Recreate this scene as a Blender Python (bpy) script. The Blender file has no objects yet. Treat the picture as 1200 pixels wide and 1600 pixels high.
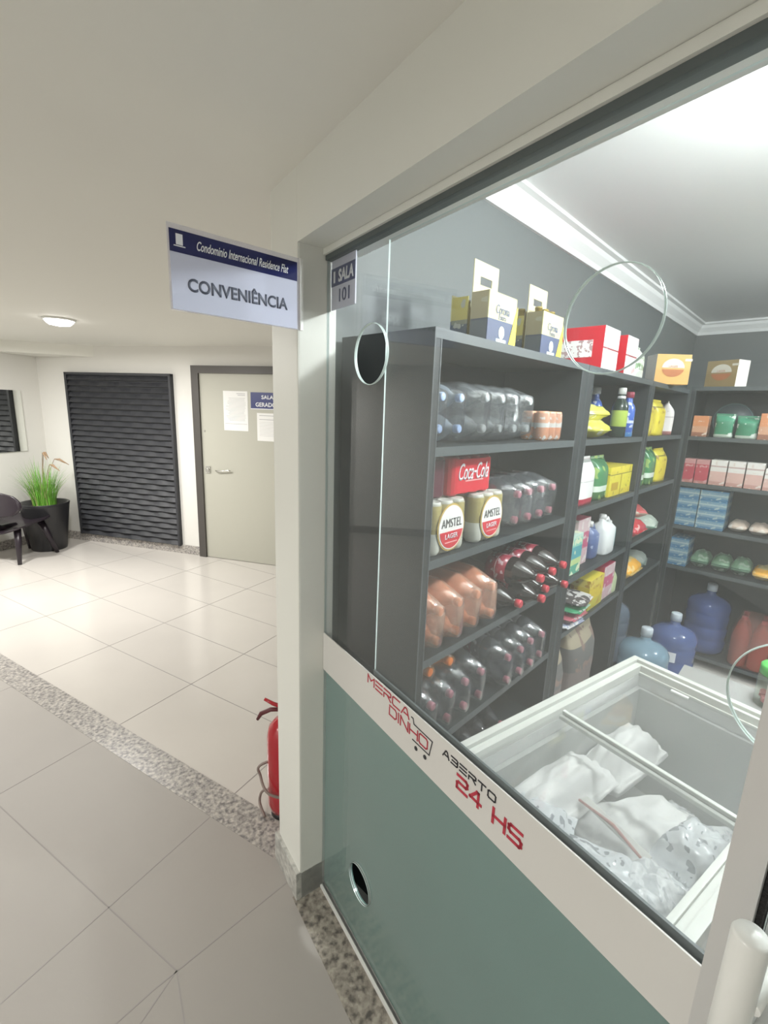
import bpy, bmesh, math, random
from mathutils import Matrix, Vector
PI = math.pi
R = math.radians
random.seed(7)
SC = bpy.context.scene
COL = SC.collection

# ---------------------------------------------------------------- camera
CAM_H = 1.68
cam = bpy.data.cameras.new('camera'); co = bpy.data.objects.new('camera', cam); COL.objects.link(co)
right = Vector((0.72007, 0.693, 0.03533)); down = Vector((0.17302, -0.13001, -0.9763)); fwd = Vector((-0.67199, 0.70912, -0.21352))
m = Matrix.Identity(4)
for i in range(3):
    m[i][0] = right[i]; m[i][1] = -down[i]; m[i][2] = -fwd[i]
m[0][3], m[1][3], m[2][3] = 0, 0, CAM_H
co.matrix_world = m
cam.sensor_fit = 'HORIZONTAL'; cam.sensor_width = 36; cam.lens = 36 * 725.387 / 1200
cam.clip_start = 0.02
SC.camera = co

# ---------------------------------------------------------------- world and exposure
SC.view_settings.view_transform = 'Standard'; SC.view_settings.look = 'None'
SC.view_settings.gamma = 1; SC.view_settings.use_curve_mapping = False
SC.view_settings.exposure = 0.75
w = bpy.data.worlds.new('world'); SC.world = w; w.use_nodes = True
w.node_tree.nodes['Background'].inputs[0].default_value = (0.9, 0.95, 1, 1)
w.node_tree.nodes['Background'].inputs[1].default_value = 0.1

# local frames of the place: shop axes are the world axes, the glass front and the hallway are turned
B0 = Vector((-1.050409, 0.854711, 0))           # foot of the glass front, left end
GA = math.atan2(-0.20601, 0.97855)              # glass front direction
GM = Matrix.Translation(B0) @ Matrix.Rotation(GA, 4, 'Z')
TM = Matrix.Translation(B0) @ Matrix.Rotation(math.atan2(-0.244351, -0.969687), 4, 'Z')   # floor tiling
CM = Matrix.Translation((-4.873622, 2.285605, 0)) @ Matrix.Rotation(math.atan2(-0.472952, -0.881088), 4, 'Z')  # hallway end wall

def area(name, loc, power, size, color=(1, 1, 1), spot=PI, rot=(0, 0, 0)):
    l = bpy.data.lights.new(name, 'AREA'); l.shape = 'DISK'; l.size = size; l.energy = power; l.color = color
    try: l.spread = spot
    except Exception: pass
    o = bpy.data.objects.new(name, l); COL.objects.link(o); o.location = loc; o.rotation_euler = rot
    return o
HALL_LAMPS = [(-4.31, .96), (-5.2, 0), (-.9, -1.6), (.3, -2.6), (-1.3, -2.4)]  # first lamp is in view; the rest are unseen, added to brighten the hall
HALL_P = [27, 30, 18, 18, 18]
SHOP_LAMPS = [(.12, 1.55), (.95, 3.4)]  # second lamp is unseen, added so the back of the shop is brighter
SHOP_P = [46, 60]
HALL_C = (1, .98, .95); SHOP_C = (.95, 1, 1)

# ---------------------------------------------------------------- materials
MATS = {}
def pm(name, color, rough=.5, metal=0., spec=.5, bump=0., bscale=40., var=0., vscale=6., trans=0., emit=None, coat=0.):
    if name in MATS: return MATS[name]
    mt = bpy.data.materials.new(name); mt.use_nodes = True; nt = mt.node_tree; b = nt.nodes['Principled BSDF']
    c = tuple(color) + (1,)
    b.inputs['Base Color'].default_value = c; b.inputs['Roughness'].default_value = rough
    b.inputs['Metallic'].default_value = metal; b.inputs['Specular IOR Level'].default_value = spec
    b.inputs['Transmission Weight'].default_value = trans; b.inputs['Coat Weight'].default_value = coat
    tc = nt.nodes.new('ShaderNodeTexCoord')
    if var:
        n = nt.nodes.new('ShaderNodeTexNoise'); n.inputs['Scale'].default_value = vscale; n.inputs['Detail'].default_value = 5
        nt.links.new(tc.outputs['Object'], n.inputs['Vector'])
        r = nt.nodes.new('ShaderNodeValToRGB'); r.color_ramp.elements[0].position = .3; r.color_ramp.elements[1].position = .7
        r.color_ramp.elements[0].color = tuple(max(0, x * (1 - var)) for x in color) + (1,)
        r.color_ramp.elements[1].color = tuple(min(1, x * (1 + var)) for x in color) + (1,)
        nt.links.new(n.outputs[0], r.inputs[0]); nt.links.new(r.outputs[0], b.inputs['Base Color'])
    if bump:
        n = nt.nodes.new('ShaderNodeTexNoise'); n.inputs['Scale'].default_value = bscale; n.inputs['Detail'].default_value = 3
        nt.links.new(tc.outputs['Object'], n.inputs['Vector'])
        bp = nt.nodes.new('ShaderNodeBump'); bp.inputs['Strength'].default_value = bump; bp.inputs['Distance'].default_value = .01
        nt.links.new(n.outputs[0], bp.inputs['Height']); nt.links.new(bp.outputs[0], b.inputs['Normal'])
    if emit:
        b.inputs['Emission Color'].default_value = c; b.inputs['Emission Strength'].default_value = emit
    MATS[name] = mt
    return mt

def clear_mat(name, tint, body=(1, 1, 1), body_w=.1, rough=.03, ior=1.45, bump=0., bscale=60., stretch=None):
    """thin clear sheet: see-through with a mirror-like fresnel and a share of diffuse body"""
    if name in MATS: return MATS[name]
    mt = bpy.data.materials.new(name); mt.use_nodes = True; nt = mt.node_tree; nt.nodes.clear()
    N = nt.nodes.new; L = nt.links.new
    out = N('ShaderNodeOutputMaterial'); tr = N('ShaderNodeBsdfTransparent'); tr.inputs[0].default_value = tuple(tint) + (1,)
    gl = N('ShaderNodeBsdfGlossy'); gl.inputs['Roughness'].default_value = rough
    df = N('ShaderNodeBsdfDiffuse'); df.inputs[0].default_value = tuple(body) + (1,)
    lw = N('ShaderNodeLayerWeight'); lw.inputs[0].default_value = .5      # Schlick reflectance of a thin sheet
    f0 = ((ior - 1) / (ior + 1)) ** 2
    pw = N('ShaderNodeMath'); pw.operation = 'POWER'; pw.inputs[1].default_value = 5; L(lw.outputs['Facing'], pw.inputs[0])
    fr = N('ShaderNodeMath'); fr.operation = 'MULTIPLY_ADD'; fr.inputs[1].default_value = 1 - f0; fr.inputs[2].default_value = f0; L(pw.outputs[0], fr.inputs[0])
    m1 = N('ShaderNodeMixShader'); m1.inputs[0].default_value = body_w; L(tr.outputs[0], m1.inputs[1]); L(df.outputs[0], m1.inputs[2])
    m2 = N('ShaderNodeMixShader'); L(fr.outputs[0], m2.inputs[0]); L(m1.outputs[0], m2.inputs[1]); L(gl.outputs[0], m2.inputs[2])
    if bump:
        tc = N('ShaderNodeTexCoord'); n = N('ShaderNodeTexNoise'); n.inputs['Scale'].default_value = bscale; n.inputs['Detail'].default_value = 4
        mp = N('ShaderNodeMapping'); mp.inputs['Scale'].default_value = stretch or (1, 1, 1)
        L(tc.outputs['Object'], mp.inputs['Vector']); L(mp.outputs[0], n.inputs['Vector'])
        bp = N('ShaderNodeBump'); bp.inputs['Strength'].default_value = bump; bp.inputs['Distance'].default_value = .012
        L(n.outputs[0], bp.inputs['Height']); L(bp.outputs[0], gl.inputs['Normal']); L(bp.outputs[0], lw.inputs['Normal']); L(bp.outputs[0], df.inputs['Normal'])
    L(m2.outputs[0], out.inputs[0]); MATS[name] = mt
    return mt

def bands(name, stops, rough=.35, blotch=None, bscale=30, bthr=.62, bump=0., axis=2):
    """printed packaging: constant colour bands along the height (or width), plus small printed marks"""
    if name in MATS: return MATS[name]
    mt = bpy.data.materials.new(name); mt.use_nodes = True; nt = mt.node_tree; b = nt.nodes['Principled BSDF']
    N = nt.nodes.new; L = nt.links.new
    tc = N('ShaderNodeTexCoord'); sp = N('ShaderNodeSeparateXYZ'); L(tc.outputs['Generated'], sp.inputs[0])
    r = N('ShaderNodeValToRGB'); cr = r.color_ramp; cr.interpolation = 'CONSTANT'
    cr.elements[0].position = 0; cr.elements[0].color = tuple(stops[0][1]) + (1,)
    cr.elements.remove(cr.elements[1])
    for p, c in stops[1:]:
        e = cr.elements.new(p); e.color = tuple(c) + (1,)
    L(sp.outputs[axis], r.inputs[0]); last = r.outputs[0]
    if blotch:
        n = N('ShaderNodeTexNoise'); n.inputs['Scale'].default_value = bscale; n.inputs['Detail'].default_value = 2
        L(tc.outputs['Object'], n.inputs['Vector'])
        g = N('ShaderNodeMath'); g.operation = 'GREATER_THAN'; g.inputs[1].default_value = bthr; L(n.outputs[0], g.inputs[0])
        mx = N('ShaderNodeMixRGB'); mx.inputs[2].default_value = tuple(blotch) + (1,)
        L(g.outputs[0], mx.inputs[0]); L(last, mx.inputs[1]); last = mx.outputs[0]
    L(last, b.inputs['Base Color']); b.inputs['Roughness'].default_value = rough
    if bump:
        n = N('ShaderNodeTexNoise'); n.inputs['Scale'].default_value = 25; L(tc.outputs['Object'], n.inputs['Vector'])
        bp = N('ShaderNodeBump'); bp.inputs['Strength'].default_value = bump; bp.inputs['Distance'].default_value = .01
        L(n.outputs[0], bp.inputs['Height']); L(bp.outputs[0], b.inputs['Normal'])
    MATS[name] = mt
    return mt

def granite(name, c0, c1, c2, scale=90):
    mt = bpy.data.materials.new(name); mt.use_nodes = True; nt = mt.node_tree; b = nt.nodes['Principled BSDF']
    N = nt.nodes.new; L = nt.links.new
    tc = N('ShaderNodeTexCoord'); n1 = N('ShaderNodeTexNoise'); n1.inputs['Scale'].default_value = scale * .62; n1.inputs['Detail'].default_value = 6
    n2 = N('ShaderNodeTexVoronoi'); n2.inputs['Scale'].default_value = scale
    L(tc.outputs['Object'], n1.inputs['Vector']); L(tc.outputs['Object'], n2.inputs['Vector'])
    r = N('ShaderNodeValToRGB'); e = r.color_ramp.elements; e[0].position = .34; e[0].color = c0 + (1,); e[1].position = .62; e[1].color = c2 + (1,)
    k = e.new(.48); k.color = c1 + (1,)
    L(n1.outputs[0], r.inputs[0])
    g = N('ShaderNodeMath'); g.operation = 'MULTIPLY_ADD'; g.inputs[1].default_value = .5; g.inputs[2].default_value = .75
    L(n2.outputs['Color'], g.inputs[0])
    mx = N('ShaderNodeMixRGB'); mx.blend_type = 'MULTIPLY'; mx.inputs[0].default_value = 1
    L(r.outputs[0], mx.inputs[1]); L(g.outputs[0], mx.inputs[2]); L(mx.outputs[0], b.inputs['Base Color']); b.inputs['Roughness'].default_value = .3
    return mt

M_WALL = pm('wall_paint', (.74, .73, .69), .6, bump=.03, bscale=8)
M_CEIL = pm('ceiling_paint', (.82, .815, .76), .7)
M_SHOPCEIL = pm('shop_ceiling_paint', (.87, .88, .87), .6)
M_COLUMN = pm('column_paint', (.76, .77, .72), .45, bump=.02, bscale=5)
M_GREY = pm('shop_wall_grey', (.145, .16, .162), .6, bump=.02, bscale=30)
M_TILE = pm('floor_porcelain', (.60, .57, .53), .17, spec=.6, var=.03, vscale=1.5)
M_GROUT = pm('grout', (.33, .31, .30), .8)
M_GRAN = granite('granite_pale', (.17, .16, .16), (.34, .32, .30), (.47, .44, .40))
M_GRANB = granite('granite_brown', (.10, .09, .08), (.26, .235, .20), (.36, .33, .28), 75)
M_ALU = pm('aluminium_pale', (.62, .62, .61), .35, metal=.3)
M_ALUW = pm('white_enamel', (.78, .79, .76), .3)
M_GASKET = pm('dark_gasket', (.10, .12, .12), .5)
M_BRUSH = pm('black_brush_strip', (.015, .015, .015), .9, bump=1, bscale=200)
M_BLACK = pm('black_melamine', (.019, .024, .026), .55)
M_EDGE = pm('melamine_edge', (.075, .088, .092), .45)
M_GLASS = clear_mat('window_glass', (.965, .97, .97), (.80, .88, .90), .026, .0, 1.45)
M_GEDGE = pm('polished_glass_edge', (.72, .85, .82), .2, spec=.8)
M_FROST = pm('green_frosted_film', (.18, .30, .275), .35, var=.05, vscale=3)
M_VINYL = pm('white_vinyl', (.66, .65, .62), .4)
M_TXT = pm('dark_lettering', (.03, .03, .035), .5)
M_REDT = pm('red_lettering', (.48, .035, .06), .5)
M_NAVY = pm('navy_print', (.035, .045, .16), .35)
M_WHITE = pm('white_print', (.85, .86, .9), .5)
M_PAPER = pm('white_paper', (.82, .82, .80), .7)
M_INK = pm('faint_ink', (.45, .45, .46), .7)
M_DFRAME = pm('door_frame_brown', (.075, .068, .062), .45)
M_LEAF = pm('door_leaf_grey', (.46, .455, .39), .45, bump=.02)
M_CHROME = pm('chrome', (.7, .7, .68), .18, metal=1)
M_CHAR = pm('charcoal_panel', (.034, .036, .042), .5)
M_BLK = pm('black_plastic', (.018, .018, .02), .35)
M_PLUM = pm('black_lacquer', (.022, .016, .022), .3)
M_MIRROR = pm('mirror_glass', (.75, .77, .74), .02, metal=1)
M_RED = pm('extinguisher_red', (.42, .012, .022), .22, coat=.5)
M_EMIT = pm('lamp_diffuser', (1, .98, .94), .5, emit=6)

# ---------------------------------------------------------------- mesh helpers
def box(bm, x0, x1, y0, y1, z0, z1, mi=0, bev=0):
    r = bmesh.ops.create_cube(bm, size=1); vs = r['verts']
    bmesh.ops.scale(bm, vec=(x1 - x0, y1 - y0, z1 - z0), verts=vs)
    bmesh.ops.translate(bm, vec=((x0 + x1) / 2, (y0 + y1) / 2, (z0 + z1) / 2), verts=vs)
    fs = {f for v in vs for f in v.link_faces}
    for f in fs: f.material_index = mi
    if bev:
        es = list({e for v in vs for e in v.link_edges})
        bmesh.ops.bevel(bm, geom=es, offset=bev, segments=2, affect='EDGES', profile=.7)
    return vs
def lathe(bm, prof, n=20, axis='Z', at=(0, 0, 0), mi=0, squash=1):
    rings = []
    for (h, r) in prof:
        ring = []
        for k in range(n):
            a = 2 * PI * k / n; c, s = r * math.cos(a), r * math.sin(a) * squash
            p = (c, s, h) if axis == 'Z' else ((h, c, s) if axis == 'X' else (c, h, s))
            ring.append(bm.verts.new((p[0] + at[0], p[1] + at[1], p[2] + at[2])))
        rings.append(ring)
    for a, b in zip(rings, rings[1:]):
        for k in range(n):
            f = bm.faces.new((a[k], a[(k + 1) % n], b[(k + 1) % n], b[k])); f.smooth = True; f.material_index = mi
    for rr in (rings[0], rings[-1]):
        f = bm.faces.new(rr); f.material_index = mi
def tube(bm, pts, r, n=8, closed=False, mi=0):
    pts = [Vector(p) for p in pts]; rings = []; up = None
    N = len(pts)
    for i, p in enumerate(pts):
        a = pts[(i - 1) % N] if (closed or i > 0) else p; b = pts[(i + 1) % N] if (closed or i < N - 1) else p
        t = (b - a).normalized()
        if up is None:
            up = t.orthogonal().normalized()
        up = (up - t * up.dot(t)).normalized(); s = t.cross(up)
        rr = r[i] if isinstance(r, (list, tuple)) else r
        rings.append([bm.verts.new(p + (up * math.cos(2 * PI * k / n) + s * math.sin(2 * PI * k / n)) * rr) for k in range(n)])
    prs = list(zip(rings, rings[1:])) + ([(rings[-1], rings[0])] if closed else [])
    for a, b in prs:
        for k in range(n):
            f = bm.faces.new((a[k], a[(k + 1) % n], b[(k + 1) % n], b[k])); f.smooth = True; f.material_index = mi
    if not closed:
        for rr in (rings[0], rings[-1]):
            f = bm.faces.new(rr); f.material_index = mi
def prism(bm, pts, z0, z1, mi=0, plane='XY'):
    def P(p, h): return (p[0], p[1], h) if plane == 'XY' else ((p[0], h, p[1]) if plane == 'XZ' else (h, p[0], p[1]))
    a = [bm.verts.new(P(p, z0)) for p in pts]; b = [bm.verts.new(P(p, z1)) for p in pts]
    fs = [bm.faces.new(a), bm.faces.new(b)]
    n = len(pts)
    for k in range(n): fs.append(bm.faces.new((a[k], a[(k + 1) % n], b[(k + 1) % n], b[k])))
    for f in fs: f.material_index = mi
def mesh(name, bm, mats):
    bmesh.ops.recalc_face_normals(bm, faces=bm.faces)
    me = bpy.data.meshes.new(name); bm.to_mesh(me); bm.free()
    for mt in (mats if isinstance(mats, (list, tuple)) else [mats]): me.materials.append(mt)
    return me
def obj(name, data, mats=None, parent=None, loc=(0, 0, 0), rot=(0, 0, 0), M=None, label=None):
    if isinstance(data, bmesh.types.BMesh): data = mesh(name, data, mats)
    o = bpy.data.objects.new(name, data); COL.objects.link(o)
    if parent: o.parent = parent
    o.location = loc; o.rotation_euler = rot
    if M is not None: o.matrix_basis = M @ Matrix.Translation(loc) @ Matrix.Rotation(rot[2], 4, 'Z')
    if label: o['label'] = label
    return o
def struct(name, bm, mats, M=None, parent=None, **k):
    o = obj(name, bm, mats, parent, M=M, **k)
    if parent is None: o['kind'] = 'structure'
    return o
def thing(name, label, cat, loc=(0, 0, 0), rz=0, group=None, M=None):
    o = bpy.data.objects.new(name, None); COL.objects.link(o); o.empty_display_size = .05
    mm = Matrix.Translation(loc) @ Matrix.Rotation(rz, 4, 'Z')
    o.matrix_basis = (M @ mm) if M is not None else mm
    o['label'] = label; o['category'] = cat
    if group: o['group'] = group
    return o
def kids(o): return [c for c in bpy.data.objects if c.parent == o]
def dup(root, loc, rz=0, label=None, group=None, M=None):
    r = root.copy(); COL.objects.link(r)
    mm = Matrix.Translation(loc) @ Matrix.Rotation(rz, 4, 'Z'); r.matrix_basis = (M @ mm) if M is not None else mm
    if label: r['label'] = label
    if group: r['group'] = group
    for ch in kids(root):
        c = ch.copy(); COL.objects.link(c); c.parent = r
        for g in kids(ch):
            d = g.copy(); COL.objects.link(d); d.parent = c
    return r
def text_me(body, wd, ht, shear=0, bold=0, mat=None, ext=.0006):
    """lettering as a mesh in the local XZ plane facing -Y, fitted to wd x ht, centred"""
    cu = bpy.data.curves.new('t', 'FONT'); cu.body = body; cu.shear = shear; cu.offset = bold; cu.size = 1; cu.extrude = 0; cu.resolution_u = 4
    cu.align_x = 'CENTER'
    to = bpy.data.objects.new('t', cu); COL.objects.link(to)
    bpy.context.view_layer.update()
    me = bpy.data.meshes.new_from_object(to.evaluated_get(bpy.context.evaluated_depsgraph_get()))
    bpy.data.objects.remove(to)
    xs = [v.co.x for v in me.vertices]; ys = [v.co.y for v in me.vertices]
    cx, cy = (min(xs) + max(xs)) / 2, (min(ys) + max(ys)) / 2; sx = wd / (max(xs) - min(xs)); sy = ht / (max(ys) - min(ys))
    bm = bmesh.new(); bm.from_mesh(me); bpy.data.meshes.remove(me)
    for v in bm.verts: v.co = ((v.co.x - cx) * sx, 0, (v.co.y - cy) * sy)
    r = bmesh.ops.extrude_face_region(bm, geom=list(bm.faces))
    for v in [g for g in r['geom'] if isinstance(g, bmesh.types.BMVert)]: v.co.y -= ext
    return mesh('lettering', bm, mat)
def text(body, wd, ht, mat, parent, loc, rz=0, name='lettering', **k):
    return obj(name, text_me(body, wd, ht, mat=mat, **k), None, parent, loc, (0, 0, rz))
# strokes for the shop's square display lettering: unit box 1 x 1
ST = {'M': [[(0, 0), (0, 1), (.5, .45), (1, 1), (1, 0)]], 'E': [[(0, 0), (1, 0)], [(0, .5), (1, .5)], [(0, 1), (1, 1)]],
      'R': [[(0, 0), (0, .5), (.85, .5), (1, .6), (1, .9), (.85, 1), (0, 1)], [(.5, .5), (1, 0)]], 'C': [[(1, 0), (.15, 0), (0, .15), (0, .85), (.15, 1), (1, 1)]],
      'A': [[(0, 0), (.4, .9), (.55, 1), (.7, .9), (1, 0)], [(.35, .3), (.9, .3)]], 'D': [[(0, .78), (0, 0), (.8, 0), (1, .2), (1, .8), (.8, 1), (0, 1)]],
      'I': [[(.5, 0), (.5, 1)]], 'N': [[(0, 0), (0, 1), (1, 0), (1, 1)]], 'H': [[(0, 0), (0, 1)], [(1, 0), (1, 1)], [(0, .5), (1, .5)]],
      'O': [[(.15, 0), (0, .15), (0, .85), (.15, 1), (.85, 1), (1, .85), (1, .15), (.85, 0), (.15, 0)]],
      'B': [[(0, 1), (.85, 1), (1, .88), (1, .62), (.88, .5), (.15, .5)], [(.88, .5), (1, .38), (1, .12), (.85, 0), (0, 0)]],
      'T': [[(0, 1), (1, 1)], [(.5, 1), (.5, 0)]], '2': [[(0, 1), (.85, 1), (1, .88), (1, .62), (.85, .5), (.15, .5), (0, .38), (0, 0), (1, 0)]],
      '4': [[(.75, 0), (.75, 1), (.6, 1), (0, .3), (1, .3)]], 'S': [[(1, 1), (.15, 1), (0, .88), (0, .62), (.15, .5), (.85, .5), (1, .38), (1, .12), (.85, 0), (0, 0)]]}
def stroke(bm, pts, wd, y0=-.001, y1=0):
    for (a, b) in zip(pts, pts[1:]):
        a = Vector(a); b = Vector(b); d = (b - a).normalized(); n = Vector((-d.y, d.x)) * wd / 2; e = d * wd / 2
        prism(bm, [tuple(a - e - n), tuple(b + e - n), tuple(b + e + n), tuple(a - e + n)], y0, y1, plane='XZ')
def stroke_word(bm, word, x, z, lw, lh, gap, wd, thin=()):
    for ch in word:
        if ch == ' ': x += lw * .8; continue
        ww = lw * (.15 if ch == 'I' else 1)
        for pl in ST[ch]:
            stroke(bm, [(x + (p[0] if ch != 'I' else .5) * ww, z + p[1] * lh) for p in pl], wd)
        x += ww + gap
    return x

# ================================================================= SETTING
def slab(name, x0, x1, y0, y1, z0, z1, mt, M=None, bev=0):
    bm = bmesh.new(); box(bm, x0, x1, y0, y1, z0, z1, bev=bev); return struct(name, bm, mt, M)

# floor with grout lines, laid in the tiling frame
bm = bmesh.new(); prism(bm, [(-5, -7), (8.5, -7), (8.5, 4.5), (-5, 4.5)], -.1, 0)
floor = struct('floor', bm, M_TILE, TM)
M_TILE2 = pm('floor_matt_tile', (.365, .342, .315), .5, spec=.35, var=.04, vscale=1.2)  # darker, rougher tile on the near side of the granite strip
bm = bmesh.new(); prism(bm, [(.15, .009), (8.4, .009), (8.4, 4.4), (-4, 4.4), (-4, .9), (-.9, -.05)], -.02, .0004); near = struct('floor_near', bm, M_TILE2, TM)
bm = bmesh.new()
def gline(a, b, wd=.0035):
    a = Vector(a); b = Vector(b); d = (b - a).normalized(); n = Vector((-d.y, d.x)) * wd / 2
    prism(bm, [tuple(a - n), tuple(b - n), tuple(b + n), tuple(a + n)], -.002, .0010)
XL = 7.2
gline((.219, .433), (XL, .433))
for k in range(1, 5): gline((.0, .433 + .43 * k), (XL, .433 + .43 * k))
for k in range(0, 8):
    gline((.572 + .857 * k, .01), (.572 + .857 * k, 2.4))
    gline((.578 + .857 * k, -.128), (.578 + .857 * k, -4))
gline((.105, .01), (.235, .50)); gline((.235, .50), (.30, .85)); gline((.219, .433), (.06, .52))
gline((.219, .433), (.02, 1.6))
for k in range(0, 7): gline((.1, -.575 - .43 * k), (XL, -.575 - .43 * k))
obj('grout_lines', bm, M_GROUT, floor)
bm = bmesh.new(); box(bm, .16, 7, -.128, .009, -.01, .0015); struct('trim_1', bm, M_GRAN, TM)      # granite strip
bm = bmesh.new(); box(bm, -.02, 2.6, -.105, .03, -.01, .002); struct('trim_2', bm, M_GRANB, GM)   # granite sill under the glass

# column and header in the glass frame
bm = bmesh.new(); box(bm, -.185, 0, -.085, .03, 0, 2.4, bev=.006); struct('wall_column', bm, M_COLUMN, GM)
bm = bmesh.new()
box(bm, -.197, .0, -.099, .03, 0, .115, bev=.004)
struct('baseboard_column', bm, granite('granite_light', (.34, .34, .32), (.46, .46, .43), (.54, .54, .50), 60), GM)
slab('wall_shop_side', -1.24, -1.2205, .90, 5.5, 0, 2.6, M_WALL)
slab('wall_header', .0005, 3.2, -.085, .10, 2.09, 2.7, M_COLUMN, GM)
slab('trim_3', 0, 3.2, -.005, .022, 2.062, 2.074, M_GASKET, GM)
slab('trim_5', 0, 3.2, -.012, .03, 2.074, 2.0895, M_COLUMN, GM)
slab('wall_front', 2.05, 3.2, -.085, .05, 0, 2.09, M_COLUMN, GM)

# hallway shell
bm = bmesh.new(); prism(bm, [(2.2, .17), (-1.20, .886), (-1.22, .95), (-1.22, 5.5), (-9, 5.5), (-9, -6), (4, -6), (4, .0)], 2.26, 2.34); struct('ceiling', bm, M_CEIL)
slab('wall_far', -3.2, 2.35, -.12, 0, 0, 2.6, M_WALL, CM)
slab('wall_left', 2.2, 2.32, 0, 6.6, 0, 2.4, M_WALL, CM)
slab('wall_back', -7.2, 2.32, 6.5, 6.62, 0, 2.4, M_WALL, CM)
bm = bmesh.new(); prism(bm, [(1.355, 0), (2.2, .62), (2.2, 0)], 2.145, 2.27); struct('ceiling_soffit', bm, M_CEIL, CM)
bm = bmesh.new(); box(bm, 1.76, 2.2, 0, .015, 0, .1); box(bm, .09, .36, 0, .015, 0, .1); box(bm, .36, 1.78, 0, .012, 0, .085); struct('baseboard_far', bm, M_GRAN, CM)
bm = bmesh.new(); box(bm, 2.185, 2.2, 0, 6.5, 0, .1); struct('baseboard_left', bm, M_GRAN, CM)
# right-hand closure behind the camera, seen only in reflections
slab('wall_right', 3.2, 3.32, -5.5, .1, 0, 2.4, M_WALL, GM)

# shop shell (world axes)
def poly_slab(name, pts, z0, z1, mt):
    bm = bmesh.new(); prism(bm, pts, z0, z1); return struct(name, bm, mt)
slab('wall_shop_left', -1.22, -1.12, .93, 5.5, 0, 2.7, M_GREY)
slab('wall_shop_back', -1.22, 2.3, 5.4, 5.5, 0, 2.7, M_GREY)
slab('wall_shop_right', 2.1, 2.2, .1, 5.5, 0, 2.7, M_GREY)
poly_slab('ceiling_shop', [(-1.25, .95), (2.3, .2), (2.3, 5.5), (-1.25, 5.5)], 2.58, 2.66, M_SHOPCEIL)
# crown moulding, stepped profile swept along left and back walls
bm = bmesh.new()
prof = [(0, 2.475), (.015, 2.475), (.02, 2.50), (.045, 2.535), (.05, 2.56), (.075, 2.565), (.075, 2.58), (0, 2.58)]
a = [bm.verts.new((-1.12 + p[0], .93, p[1])) for p in prof]; b = [bm.verts.new((-1.12 + p[0], 5.4 - p[0], p[1])) for p in prof]
c = [bm.verts.new((2.1, 5.4 - p[0], p[1])) for p in prof]
for A, Bq in ((a, b), (b, c)):
    for k in range(len(prof)): bm.faces.new((A[k], A[(k + 1) % len(prof)], Bq[(k + 1) % len(prof)], Bq[k]))
bm.faces.new(a); bm.faces.new(c)
struct('trim_4', bm, M_SHOPCEIL)

# ---------------------------------------------------------------- glass front
def pane_mesh(outer, holes, y0, y1, mats, n=48):
    bm = bmesh.new(); loops = [outer] + [[(cx + r * math.cos(2 * PI * k / n), cz + r * math.sin(2 * PI * k / n)) for k in range(n)] for cx, cz, r in holes]
    es = []
    for lp in loops:
        vs = [bm.verts.new((p[0], y0, p[1])) for p in lp]
        es += [bm.edges.new((vs[i], vs[(i + 1) % len(vs)])) for i in range(len(vs))]
    bmesh.ops.triangle_fill(bm, use_beauty=True, use_dissolve=False, edges=es)
    r = bmesh.ops.extrude_face_region(bm, geom=list(bm.faces))
    for v in [g for g in r['geom'] if isinstance(g, bmesh.types.BMVert)]: v.co.y = y1
    bmesh.ops.recalc_face_normals(bm, faces=bm.faces)
    for f in bm.faces: f.material_index = 0 if abs(f.normal.y) > .9 else 1
    return mesh('pane', bm, mats)
notch = [(1.07, 1.385 - .0632)] + [(1.10 + .07 * math.cos(t), 1.385 + .07 * math.sin(t)) for t in [PI * (2 - .64) - k * (PI * .72) / 20 for k in range(21)]] + [(1.07, 1.385 + .0632)]
notch = sorted([p for p in notch if p[0] <= 1.0701], key=lambda p: p[1])
H1, H2, H3 = (.222, 1.81, .07), (.822, 1.81, .07), (.242, .262, .058)
front = bpy.data.objects.new('window_1', None); COL.objects.link(front); front.matrix_basis = GM; front['kind'] = 'structure'
outer = [(0, 0.012), (1.07, 0.012)] + notch + [(1.07, 2.07), (0, 2.07)]
obj('glass_pane', pane_mesh(outer, [H1, H2, H3], 0, .008, [M_GLASS, M_GEDGE]), None, front)
obj('sliding_pane', pane_mesh([(.266, .88), (1.09, .88), (1.09, 2.05), (.266, 2.05)], [], .016, .020, [M_GLASS, M_GEDGE]), None, front)
obj('frosted_film', pane_mesh([(.001, .02), (1.07, .02), (1.07, .875), (.001, .875)], [(H3[0], H3[1], .0585)], .0082, .0125, [M_FROST, M_FROST]), None, front, label='green frosted lower film')
bm = bmesh.new(); box(bm, .001, 1.07, -.003, 0, .868, .994); band = obj('vinyl_band', bm, M_VINYL, front, label='white band with shop lettering')
bm = bmesh.new(); box(bm, .27, 1.07, .010, .015, .97, 1.000); obj('pane_channel', bm, M_GASKET, front)
bm = bmesh.new(); box(bm, 0, 1.07, -.007, .010, .002, .012); obj('bottom_rail', bm, M_ALUW, front)
# rims of the round holes
for cx, cz, r in (H1, H2, H3):
    bm = bmesh.new(); tube(bm, [(cx + r * math.cos(2 * PI * k / 40), .004, cz + r * math.sin(2 * PI * k / 40)) for k in range(40)], .0011, 6, True)
    obj('hole_rim', bm, M_GEDGE if cz > 1 else M_GASKET, front)
bm = bmesh.new(); tube(bm, [(p[0], .004, p[1]) for p in notch], .0011, 6); obj('hole_rim', bm, M_GEDGE, front)
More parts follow.
